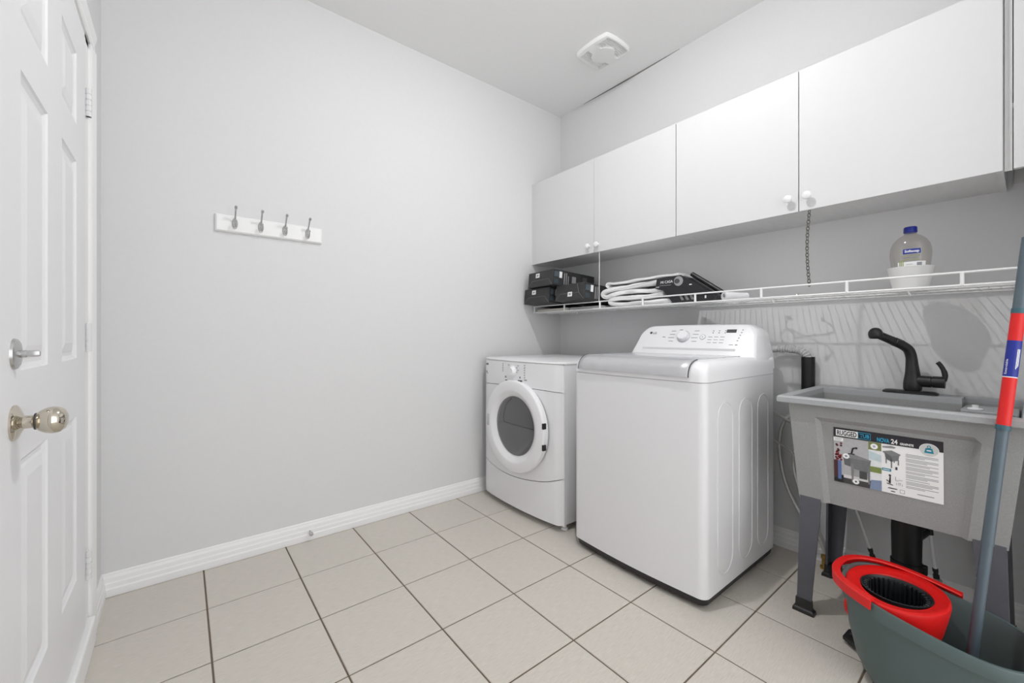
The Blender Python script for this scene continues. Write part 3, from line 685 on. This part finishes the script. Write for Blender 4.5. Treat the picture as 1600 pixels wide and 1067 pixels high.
# drain hose from washer into the standpipe
pth = spline([(2.20, .86, .985), (2.29, .835, .988), (2.318, .80, .990), (2.322, .76, .992), (2.322, .715, .990), (2.322, .680, .978), (2.322, .662, .952), (2.322, .660, .91)], 36)
rs = []; run = 0.
for i, p in enumerate(pth):
    if i: run += (p - pth[i - 1]).length
    rs.append(.0155 if i < 90 else .0165 + .0026 * sin(2 * pi * run / .0112))
hs = obj('drain_hose', tube(pth, rs, 18), HOSE, smooth=True, sharp=60)
tag(center_origin(hs), 'grey corrugated drain hose bending into the black standpipe', 'hose')
sp = BM(); add_lathe(sp, [(.027, .10), (.027, .957), (.0235, .957), (.0235, .90), (0, .90)], (2.325, .660, 0), 'z', 28)
tag(center_origin(obj('standpipe', sp, ABS, smooth=True)), 'black plastic standpipe rising behind the sink beside the washer', 'pipe')

# ------------------------------------------------------------------ utility sink
KX0, KX1, KY0, KY1, KZ = 1.822, 2.350, -.026, .622, .826
sk = thing('utility_sink', 'grey plastic freestanding laundry tub with dark legs against the wall', 'sink', ((KX0 + KX1) / 2, .298, 0))
def tub_ring(z, xf, xb, ya, yb, rec):
    c = .080
    return [(xf, yb, z), (xf, yb - c, z), (xf + rec, yb - c - .016, z), (xf + rec, ya + c + .016, z), (xf, ya + c, z), (xf, ya, z), (xb, ya, z), (xb, yb, z)]
outer = [tub_ring(.806, 1.846, 2.340, .004, .590, .0), tub_ring(.755, 1.848, 2.335, .009, .585, .0), tub_ring(.738, 1.849, 2.33, .011, .583, .016), tub_ring(.436, 1.868, 2.31, .040, .560, .013)]
tubb = loft(outer, cap=(False, True))
def rect(z, xa, xb, ya, yb): return [(xa, ya, z), (xb, ya, z), (xb, yb, z), (xa, yb, z)]
def basin(z, i):
    return [(1.856 + i, .018 + i, z), (2.325 - i, .018 + i, z), (2.325 - i, .158, z), (2.235 - i * .6, .158, z), (2.235 - i * .6, .576 - i, z), (1.856 + i, .576 - i, z)]
add_loft(tubb, [basin(.806, 0), basin(.470, .036)], cap=(False, True))
tub = obj('tub', tubb, SINKG, sk)
# rim: ring with turned-down lip
def frame6(z, xa, xb, ya, yb): return [(xa, ya, z), (xb, ya, z), (xb, .158, z), (xb, .159, z), (xb, yb, z), (xa, yb, z)]
rmb = BM()
add_loft(rmb, [frame6(.806, KX0 + .024, 2.338, .003, .592), frame6(.800, KX0 + .004, KX1, KY0 + .004, KY1 - .004), frame6(.803, KX0, KX1, KY0, KY1), frame6(.820, KX0, KX1, KY0, KY1), frame6(KZ, KX0 + .005, KX1, KY0 + .005, KY1 - .005),
               basin(KZ, -.003), basin(.806, 0)], cap=(False, False))
rim = obj('rim', rmb, RIMG, sk)
# right-hand end of the deck drops to a soap ledge
obj('soap_ledge', box((2.150, .024, .784), (2.322, .157, .798), .004, 2), RIMG, rim)
def leg(x, y, sx, sy):
    # angle-section leg tapering to the foot; (sx, sy) point to the outer corner
    rings_ = []
    for z, w, dx, dy_ in ((.445, .066, 0, 0), (.445 - .02, .066, 0, 0), (.030, .046, .004, .010)):
        t = .008; X, Y = x + sx * dx, y + sy * dy_
        L_ = [(0, 0), (-w, 0), (-w, -t), (-t, -t), (-t, -w), (0, -w)]
        rings_.append([(X + sx * a, Y + sy * b_, z) for a, b_ in L_])
    l = obj('leg', loft(rings_), LEGG, sk)
    X, Y = x + sx * .004, y + sy * .010
    f = BM(); w = .046
    add_loft(f, [[(X + sx * a, Y + sy * b_, z) for a, b_ in ((.003 + g, .003 + g), (-w - .003 - g, .003 + g), (-w - .003 - g, -.012 - g), (-.012 - g, -w - .003 - g), (.003 + g, -w - .003 - g))] for z, g in ((.050, 0), (.016, .001), (.012, .008), (.0, .009))])
    obj('foot', f, BLKM, l)
    obj('foot_screw', lathe([(.006, .012), (.006, .030), (0, .032)], (X - sx * .022, Y - sy * .022, 0), 'z', 12), BLKM, l, smooth=True)
    return l
leg(1.866, .556, -1, 1); leg(2.262, .556, 1, 1); leg(1.866, .044, -1, -1); leg(2.262, .044, 1, -1)
# stopper on the soap ledge
st = obj('drain_stopper', lathe([(0, .7985), (.019, .7985), (.020, .801), (.019, .804), (.008, .806), (.008, .815), (0, .816)], (2.175, .122, 0), 'z', 24), PLAST, smooth=True)
tag(center_origin(st), 'white plastic drain stopper resting inside the grey tub', 'stopper')
# product sheet: one flat sheet on the recessed front, print laid on it
LXp = lambda z: 1.8645 + (.738 - z) * .0532 - .0012
LW, LH, LT, LYl = .2795, .1995, .7255, .4505
sheet = obj('product_sheet', loft([[(LXp(z) - d, y, z) for y, z in ((LYl, LT), (LYl - LW, LT), (LYl - LW, LT - LH), (LYl, LT - LH))] for d in (0, .0006)]), WHITE, tub)
sheet['label'] = 'printed product sheet with photos and black heading'
LN = [0]
def pr(u0, v0, u1, v1, m_, name='print_block', lay=1):
    d = .0006 + .00025 * lay; ya, yb = LYl - LW * u0, LYl - LW * u1; za, zb = LT - LH * v0, LT - LH * v1
    b = BM(); b.faces.new([b.verts.new((LXp(z) - d, y, z)) for y, z in ((ya, za), (yb, za), (yb, zb), (ya, zb))]); return obj(name, b, m_, sheet)
def prpoly(uv, m_, name='print_block', lay=2):
    d = .0006 + .00025 * lay
    b = BM(); b.faces.new([b.verts.new((LXp(LT - LH * v) - d, LYl - LW * u, LT - LH * v)) for u, v in uv]); return obj(name, b, m_, sheet)
def prtext(s, u, v, hgt, wid, m_, lay=3, bold=.0004):
    d = .0006 + .00025 * lay; z = LT - LH * v
    return obj('lettering', text_bm(s, hgt, frame_to((LXp(z) - d, LYl - LW * u, z), (0, -1, 0), (-.05, 0, 1)), extrude=0, bold=bold, width=wid), m_, sheet)
def prdisc(u, v, ru, m_, lay=3, asp=1., name='print_badge', n=28):
    return prpoly([(u + ru * cos(2 * pi * k / n), v + ru * asp * LW / LH * sin(2 * pi * k / n)) for k in range(n)], m_, name, lay)
HD = ink(36, 34, 40)
pr(0, 0, 1, .172, HD, 'heading_band')
pr(.024, .035, .248, .150, WHITE, 'heading_box', 2); prtext('RUGGED', .034, .133, .0235, .056, HD, 3, .0006)
pr(.250, .035, .372, .150, CYAN, 'heading_box', 2); pr(.254, .043, .368, .142, ink(20, 22, 30), 'heading_box', 3); prtext('TUB', .268, .122, .0175, .0255, CYAN, 4, .0003)
prtext('NOVA', .430, .148, .0200, .032, CYAN, 3, .0004); prtext('24', .560, .148, .0215, .0165, WHITE, 3, .0006); prtext('GRAPHITE', .640, .148, .0100, .0330, WHITE, 3, .0004)
prdisc(.885, .165, .082, WHITE, 2, .92); prdisc(.885, .165, .076, ink(206, 208, 206), 3, .92)
prpoly([(.845, .215), (.925, .215), (.912, .135), (.858, .135)], TEAL, 'weight_icon', 4)
prdisc(.885, .115, .017, TEAL, 4); prdisc(.885, .115, .009, ink(206, 208, 206), 5); pr(.866, .165, .904, .182, WHITE, 'print_block', 5)
# big photo on the left
pr(0, .172, .350, 1, ink(176, 176, 178), 'photo', 1); pr(.350, .172, .472, 1, ink(226, 228, 230), 'photo', 1)
prpoly([(0, .94), (0, 1), (.40, 1), (.40, .86), (.10, .86)], ink(64, 64, 66)); pr(0, .86, .10, 1, ink(58, 56, 58), lay=2); pr(.10, .84, .35, .90, ink(206, 206, 206), lay=3)
for k in range(26):
    rnd = random.Random(k); prdisc(.015 + .065 * rnd.random(), .28 + .32 * rnd.random(), .013, ink(*((110, 28, 40), (84, 22, 32), (150, 60, 66))[k % 3]), 4, name='flower_print', n=8)
pr(.0, .60, .05, .9, ink(70, 34, 38), lay=3); pr(.042, .60, .078, .94, ink(86, 110, 160), lay=4)
prpoly([(.095, .47), (.18, .44), (.375, .505), (.375, .525), (.18, .525)], ink(128, 130, 132), lay=4); prpoly([(.165, .525), (.372, .525), (.352, .74), (.178, .70)], ink(112, 114, 116), lay=4)
prpoly([(.095, .48), (.165, .525), (.170, .68), (.110, .66)], ink(96, 98, 100), lay=4); prpoly([(.178, .62), (.205, .62), (.20, .955), (.182, .955)], ink(122, 124, 126), lay=5); prpoly([(.338, .62), (.365, .62), (.362, .93), (.346, .93)], ink(118, 120, 122), lay=5)
pr(.26, .72, .335, .86, ink(70, 70, 72), lay=4); pr(.205, .715, .26, .84, ink(152, 154, 154), lay=4)
prpoly([(.150, .455), (.215, .455), (.215, .440), (.150, .440)], BLKM, 'faucet_print', 5); prpoly([(.172, .45), (.190, .45), (.205, .355), (.232, .335), (.225, .315), (.190, .335)], BLKM, 'faucet_print', 5); prdisc(.232, .328, .013, BLKM, 6, name='faucet_print', n=12)
pr(.0, .185, .10, .245, WHITE, 'caption_box', 3); pr(.012, .200, .085, .207, INK, 'print_line', 4); pr(.012, .222, .075, .229, INK, 'print_line', 4)
pr(.350, .175, .472, .310, ink(118, 128, 70), lay=3); prdisc(.405, .245, .035, WHITE, 4); prdisc(.405, .245, .013, ink(170, 170, 200), 5, n=12)
prpoly([(.350, .330), (.472, .385), (.472, .50), (.350, .47)], ink(190, 206, 212), lay=3); pr(.355, .60, .472, .70, ink(122, 136, 74), lay=3); prpoly([(.372, .84), (.472, .82), (.472, 1), (.36, 1)], ink(126, 142, 170), lay=3)
prdisc(.128, .50, .034, WHITE, 6); prdisc(.128, .50, .014, INK, 7, n=12); prdisc(.225, .93, .033, WHITE, 6); prdisc(.225, .93, .011, DINK, 7, n=12)
# drawings in the middle
prpoly([(.480, .215), (.56, .190), (.605, .205), (.59, .228), (.485, .24)], ink(140, 140, 142)); prpoly([(.482, .30), (.565, .265), (.645, .315), (.642, .335), (.562, .375), (.488, .32)], ink(126, 128, 130), lay=3)
prpoly([(.500, .315), (.562, .37), (.562, .46), (.512, .42)], ink(96, 98, 100), lay=4); prpoly([(.562, .37), (.635, .325), (.625, .42), (.562, .46)], ink(116, 118, 120), lay=4)
for a, b_ in ((.510, .50), (.558, .565), (.620, .50)): pr(a, .41, a + .011, b_, ink(118, 120, 122), lay=4)
pr(.584, .44, .592, .47, DINK, lay=3); pr(.598, .535, .616, .585, DINK, lay=3)
pr(.476, .585, .560, .630, TEAL, lay=2); pr(.486, .602, .548, .613, WHITE, 'print_line', 3)
prpoly([(.520, .83), (.575, .85), (.575, .862), (.520, .845)], BLKM, 'faucet_print', 3); prpoly([(.536, .83), (.556, .835), (.556, .70), (.546, .70)], BLKM, 'faucet_print', 3); prdisc(.548, .695, .012, BLKM, 4, name='faucet_print', n=12); prpoly([(.518, .775), (.540, .800), (.540, .815), (.514, .790)], BLKM, 'faucet_print', 3)
for a, b_, c_, d_ in ((.598, .70, .602, .77), (.602, .762, .625, .77), (.625, .745, .66, .752), (.605, .80, .609, .84), (.622, .80, .646, .806), (.622, .80, .626, .84), (.655, .81, .659, .845), (.636, .80, .640, .84)): pr(a, b_, c_, d_, INK, 'print_line', 3)
pr(.530, .905, .612, .920, DINK, 'print_line', 3); pr(.556, .955, .594, .970, DINK, 'print_line', 3); pr(.635, .905, .678, .965, INK, 'print_block', 2); pr(.639, .911, .674, .959, WHITE, 'print_block', 3)
v = .285
for grp, wd in enumerate((3, 3, 2, 3, 2, 3, 1, 3, 2)):
    for q in range(wd): pr(.690, v, .690 + (.27 if q < wd - 1 else .16 + .02 * (grp % 4)), v + .0085, INK, 'print_line', 2); v += .0215
    v += .013
pr(.785, .915, .925, .928, INK, 'print_line', 2)

# ------------------------------------------------------------------ faucet on the sink's back deck
FXc, FYc = 2.288, .296
fc = thing('faucet', 'matte black single-lever faucet with ball spray head on the sink', 'faucet', (FXc, FYc, KZ))
obj('base_plate', loft([[(p[0], p[1], z) for p in rrect(FXc, .304, hx, hy, .02, 5)] for z, hx, hy in ((KZ, .029, .082), (KZ + .007, .029, .082), (KZ + .012, .022, .075))]), BLKM, fc, smooth=True, sharp=50)
obj('body', add_tube(BM(), spline([(FXc, FYc, KZ + .010), (FXc, FYc, KZ + .016), (FXc, FYc, KZ + .04), (FXc, FYc, KZ + .08), (FXc, FYc + .002, KZ + .12), (FXc - .002, FYc + .004, KZ + .15), (FXc - .010, FYc + .012, KZ + .178), (FXc - .028, FYc + .032, KZ + .198)], 5),
    [.024] * 5 + [.0265, .0275, .0282, .0285, .0285] + [.0283, .0276, .0266, .0255, .0243] + [.0231, .0222, .0213, .0205, .0198] + [.0192, .0188, .0184, .018, .0178] + [.0178] * 5 + [.0174] * 6, 24), BLKM, fc, smooth=True)
sp0, sp1 = Vector((FXc - .026, FYc + .030, KZ + .197)), Vector((2.203, .386, 1.062))
hd = obj('spray_hose', tube([sp0, sp0.lerp(sp1, .3), sp0.lerp(sp1, .31), sp0.lerp(sp1, .95)], [.0178, .0178, .0166, .0156], 20), BLKM, fc, smooth=True)
obj('spray_head', lathe([(0, .0245), (.010, .0230), (.018, .0165), (.0228, .006), (.0235, -.004), (.0205, -.016), (.0165, -.0205), (0, -.021)], (2.197, .393, 1.066), 'z', 28), BLKM, fc, smooth=True)
obj('valve', tube([(FXc, FYc - .012, .878), (FXc, .243, .878), (FXc, .2425, .878), (FXc, .2395, .878), (FXc, .239, .878), (FXc, .205, .878)], [.0225, .0225, .0195, .0195, .0225, .0225], 24), BLKM, fc, smooth=True)
obj('lever', tube(spline([(FXc, .209, .884), (FXc, .2055, .905), (FXc, .2095, .925), (FXc, .2185, .945), (FXc, .226, .955)], 5), [.0085] * 10 + [.0075] * 11, 14), BLKM, fc, smooth=True)
# waste trap and supply lines under the sink
tp = thing('drain_trap', 'black plastic drain trap hanging under the grey sink', 'drain trap', (2.08, .285, .437))
obj('cup', lathe([(.046, .436), (.046, .425), (.040, .420), (.043, .35), (.041, .235), (.045, .232), (.045, .205), (.040, .195), (.036, .165), (.028, .150), (0, .148)], (2.08, .285, 0), 'z', 28), ABS, tp, smooth=True)
obj('outlet_pipe', tube(spline([(2.08, .285, .30), (2.16, .275, .30), (2.25, .262, .30), (2.363, .258, .30)], 4), .021, 16), ABS, tp, smooth=True)
obj('side_port', tube([(2.08, .285, .415), (2.06, .345, .395)], [.015, .013], 14), ABS, tp, smooth=True)
obj('flange', lathe([(.062, .437), (.062, .431), (.045, .429)], (2.08, .285, 0), 'z', 24), ABS, tp, smooth=True)
obj('side_clip', box((2.07, .230, .20), (2.09, .245, .235), .004), ABS, tp)
for nm, p0, p1, lb in (('a', (2.25, .50, .437), (2.262, .412, .128), 'white supply tube slanting down left of the black trap'), ('b', (2.25, .256, .437), (2.262, .226, .128), 'white supply tube hanging right of the black trap')):
    t = thing('supply_tube', lb, 'tube', p1, 'white supply tubes under the sink'); a_, b_ = Vector(p0), Vector(p1)
    obj('tube', tube([a_, a_.lerp(b_, .9)], .0058, 12), PLAST, t, smooth=True)
    obj('connector', tube([a_.lerp(b_, .88), a_.lerp(b_, .92), a_.lerp(b_, .921), a_.lerp(b_, .955), a_.lerp(b_, .956), b_], [.0085, .0085, .007, .007, .0095, .0095], 14), BLACK, t, smooth=True)
    if nm == 'b': obj('connector', tube([a_.lerp(b_, .38), a_.lerp(b_, .47)], .0095, 12), BLACK, t, smooth=True)
    obj('stop_valve', add_tube(tube([b_, b_ + Vector((0, 0, -.04)), (b_.x, b_.y, .004)], [.009, .009, .008], 12), [b_ + Vector((0, 0, -.045)), (RX, b_.y, b_.z - .045)], .008, 12), NICK, t, smooth=True)
# washer supply hoses looping beside the sink
h1 = spline([(2.21, .79, .70), (2.27, .735, .655), (2.29, .690, .632), (2.285, .655, .628), (2.275, .640, .652), (2.275, .655, .684), (2.275, .700, .690), (2.28, .748, .635), (2.285, .768, .52), (2.285, .745, .36), (2.285, .690, .235), (2.285, .630, .160), (2.285, .598, .115), (2.285, .585, .072)], 8)
tag(center_origin(obj('water_hose', tube(h1, .0080, 12), BRAID, smooth=True)), 'grey water hose making the large loop beside the washer', 'hose')
h2 = spline([(2.335, .640, .552), (2.315, .660, .548), (2.305, .690, .535), (2.302, .712, .49), (2.302, .708, .40), (2.302, .680, .30), (2.302, .645, .215), (2.302, .610, .145), (2.302, .590, .10), (2.302, .578, .060)], 8)
tag(center_origin(obj('water_hose', tube(h2, .0078, 12), BRAID, smooth=True)), 'grey water hose making the small inner loop by the wall plug', 'hose')
h3 = spline([(2.20, .80, .58), (2.26, .735, .525), (2.29, .68, .468), (2.30, .62, .435)], 8)
tag(center_origin(obj('power_cable', tube(h3, .0050, 10), BRAID, smooth=True)), 'short grey cable crossing behind the two loops', 'cable')
pl = BM(); add_loft(pl, [[(RX - d, p[0], p[1]) for p in rrect(.628, .505, hy, hz_, .010, 4)] for d, hy, hz_ in ((0, .022, .045), (.028, .022, .045), (.042, .012, .030))])
tag(center_origin(obj('wall_plug', pl, BLACK, smooth=True)), 'black plug on the wall half hidden by the sink', 'plug')
vl = thing('floor_valve', 'small brass valve with white fitting on the floor behind the sink leg', 'valve', (2.285, .583, 0))
vbm = lathe([(.018, 0), (.018, .010), (.011, .014), (.011, .045), (.014, .046), (.014, .060), (.0, .062)], (2.285, .585, 0), 'z', 16); add_tube(vbm, [(2.285, .585, .030), (2.285, .545, .030)], [.010, .012], 12)
obj('valve_body', vbm, BRASS, vl, smooth=True)
obj('valve_handle', lathe([(.0, .012), (.014, .010), (.016, 0), (.014, -.003)], (2.285, .542, .03), 'y', 14), PLAST, vl, smooth=True)

# ------------------------------------------------------------------ mop bucket
BX, BY = 1.700, .178
bk = thing('mop_bucket', 'dark grey oval mop bucket with red wringer in front of the sink', 'bucket', (BX, BY, 0))
NB2 = 64
def rimz(y):
    # high at the wringer end, lower at the pouring end
    t = (y - (BY - .225)) / .45; t = max(0, min(1, t)); s = t * t * (3 - 2 * t)
    return .240 + .056 * s
def bring(hx, hy, zf, p=2.7):
    return [(x, y, zf(y)) for x, y in sup(BX, BY, hx, hy, p, NB2)]
rings = []
for f, hx, hy in ((0, .096, .118), (.05, .110, .136), (.25, .127, .168), (.55, .138, .187), (.85, .147, .194), (.852, .156, .203), (.985, .158, .205), (1.0, .156, .203)):
    rings.append(bring(hx, hy, lambda y, f=f: rimz(y) * f + (.008 if f == 0 else 0)))
for f, hx, hy in ((1.0, .150, .197), (.9, .143, .190), (.5, .132, .181), (.12, .108, .154)):
    rings.append(bring(hx, hy, lambda y, f=f: rimz(y) * f))
obj('body', loft(rings), BUCK, bk, smooth=True, sharp=40)
ft = BM()
for sx in (-1, 1):
    for sy in (-1, 1): add_lathe(ft, [(.012, 0), (.012, .012)], (BX + sx * .06, BY + sy * .11, 0), 'z', 10)
obj('feet', ft, BLKM, bk)
# embossed sweep on the near side
em = []
for k in range(20):
    t = k / 19; y = BY + .145 - .34 * t; z = .108 + .045 * sin(pi * min(1, t * 1.5 + .05)) - .05 * t
    q = (y - BY); hx, hy, p = .138 - .028 * (1 - z / .20), .189 - .026 * (1 - z / .2), 2.7
    xx = BX - hx * max(0, 1 - abs(q / hy) ** p) ** (1 / p)
    em.append((xx + .0035, y, z))
obj('moulded_swoosh', tube(em, [.003] + [.0065] * 18 + [.003], 8), BUCK, bk, smooth=True)
# red wringer: ring, conical basket with ribs
WC = (1.706, .258)
wz0 = .290
obj('wringer', lathe([(.080, .118), (.104, wz0 - .085), (.112, wz0 - .045), (.118, wz0 - .012), (.117, wz0 - .003), (.112, wz0), (.095, wz0 - .006), (.088, wz0 - .010), (.082, wz0 - .010), (.078, wz0 - .02), (.075, wz0 - .11), (0, wz0 - .115)], (WC[0], WC[1], 0), 'z', 56, 1.24, 1.0), RED, bk, smooth=True, sharp=50)
bsk = obj('basket', lathe(cap=False, prof=[(.0835, wz0 - .0085), (.080, wz0 - .0075), (.0765, wz0 - .014), (.072, wz0 - .105), (0, wz0 - .109), (0, wz0 - .111), (.0755, wz0 - .108), (.0805, wz0 - .012)], c=(WC[0], WC[1], 0), axis='z', n=56), BASK, bk, smooth=True)
rib = None
for k in range(36):
    a = 2 * pi * k / 36
    o = obj('rib', box((.0665, -.0022, wz0 - .104), (.0765, .0022, wz0 - .013), .0012, 1), BASK, bsk, local=True) if k == 0 else dup(rib, parent=bsk)
    if k == 0: rib = o; rib_off = Vector((WC[0], WC[1], 0)) - wloc(bsk)
    o.location = rib_off; o.rotation_euler = (0, 0, a)
# red carrying handle lying on the rim of the wringer end
hp = []
for x, y in sup(BX, BY, .1625, .2240, 2.4, 160): hp.append((x, y))
sel = [q for q in hp if (q[1] > BY + .105 and q[0] < BX) or (q[1] > BY - .055 and q[0] >= BX)]
sel.sort(key=lambda q: math.atan2(q[1] - BY, q[0] - BX) if math.atan2(q[1] - BY, q[0] - BX) > -1.5 else math.atan2(q[1] - BY, q[0] - BX) + 2 * pi)
hrings = []
for i, (x, y) in enumerate(sel):
    n_ = Vector((x - BX, (y - BY) * .45, 0)).normalized(); z = rimz(y) + .010; w = .013; hh = .026
    c0 = Vector((x, y, z))
    hrings.append([tuple(c0 + n_ * a + Vector((0, 0, b_))) for a, b_ in ((.003, -hh), (.006, -hh), (.007, .001), (.004, .0045), (-w, .0045), (-w - .003, .001), (-w, -.003), (.001, -.003))])
obj('handle', loft(hrings), RED, bk, smooth=True, sharp=40)
obj('latch', tube(spline([(BX + .050, BY + .176, .172), (BX + .056, BY + .206, .166), (BX + .060, BY + .204, .126), (BX + .060, BY + .168, .106)], 5), .0095, 10), RED, bk, smooth=True)
pdl = loft([[(1.742, .345, .012), (1.852, .338, .012), (1.866, .368, .012), (1.842, .402, .012), (1.785, .406, .012)], [(1.742, .345, .030), (1.852, .338, .030), (1.866, .368, .026), (1.842, .402, .022), (1.785, .406, .022)]])
pd = obj('foot_pedal', pdl, BLKM, bk); obj('pedal_grip', box((1.80, .356, .027), (1.846, .390, .032), .002, 1), BLACK, pd)

# ------------------------------------------------------------------ mop handle standing in the bucket, leaning on the sink rim
m0, m1 = Vector((1.712, .112, .050)), Vector((1.862, .004, 1.335))
mp = thing('mop', 'grey mop handle with red grip and blue sticker leaning on the sink', 'mop', m0)
def mpt(z): return m0.lerp(m1, (z - m0.z) / (m1.z - m0.z))
obj('tube', tube([mpt(.05), mpt(.475), mpt(.4751), mpt(.482), mpt(.4821), mpt(.80)], [.0118, .0118, .0132, .0132, .0125, .0125], 24), POLE, mp, smooth=True)
cut = [(.806, 1.110, RED)]
obj('grip_collar', tube([mpt(.795), mpt(.808)], .0152, 24), mat('collar_teal', (54, 92, 104), .4), mp, smooth=True)
gp = obj('grip', tube([mpt(.806), mpt(1.128)], .0140, 28), RED, mp, smooth=True)
obj('upper_tube', tube([mpt(1.128), mpt(1.335)], .0132, 24), POLE, mp, smooth=True)
obj('upper_collar', tube([mpt(1.120), mpt(1.134)], .0146, 24), mat('collar_teal', (54, 92, 104), .4), mp, smooth=True)
stk = obj('sticker', tube([mpt(.943), mpt(1.044)], .01425, 28, cap=False), BLUE, gp, smooth=True)
ax = (m1 - m0).normalized(); e1 = (Vector((-1, -.05, 0)) - ax * ax.dot(Vector((-1, -.05, 0)))).normalized(); e2 = ax.cross(e1)
def on_pole(a, s, r_): return mpt(.943) + ax * s + (e1 * cos(a) + e2 * sin(a)) * r_
def pole_text(s, size, ang, start, wid):
    b = text_bm(s, size, Matrix.Identity(4), extrude=.0001, width=wid)
    for v in b.verts: v.co = on_pole(ang - v.co.y / .0145, start + v.co.x, .0146 + v.co.z)
    return obj('lettering', b, WHITE, stk)
pole_text('Extendable', .0075, R(-32), .006, .042)
for k, a in enumerate((28, 38, 48)):
    b = BM(); add_loft(b, [[tuple(on_pole(R(a + d), s, .0146)) for d in (0, 3, 6)] for s in (.022 + .004 * k, .060 + .004 * (k % 2), .078)], cap=(False, False), closed=False); obj('print_line', b, WHITE, stk)
b = BM(); add_loft(b, [[tuple(on_pole(2 * pi * q / 28, s, .0144)) for q in range(28)] for s in (-.0022, .0002)], cap=(False, False)); obj('sticker_edge', b, WHITE, stk)
mopd = BM()
for k in range(22):
    rnd = random.Random(k + 50); a = 2 * pi * k / 22; r_ = .03 + .02 * rnd.random()
    add_tube(mopd, spline([m0 + Vector((0, 0, .02)), m0 + Vector((cos(a) * r_ * .6, sin(a) * r_ * .6, .006)), m0 + Vector((cos(a) * r_, sin(a) * r_, -.016))], 3), .005, 6)
mh = obj('mop_head', mopd, mat('mop_fibre', (150, 152, 156), .95, var=.1), mp, smooth=True); mh['kind'] = 'stuff'
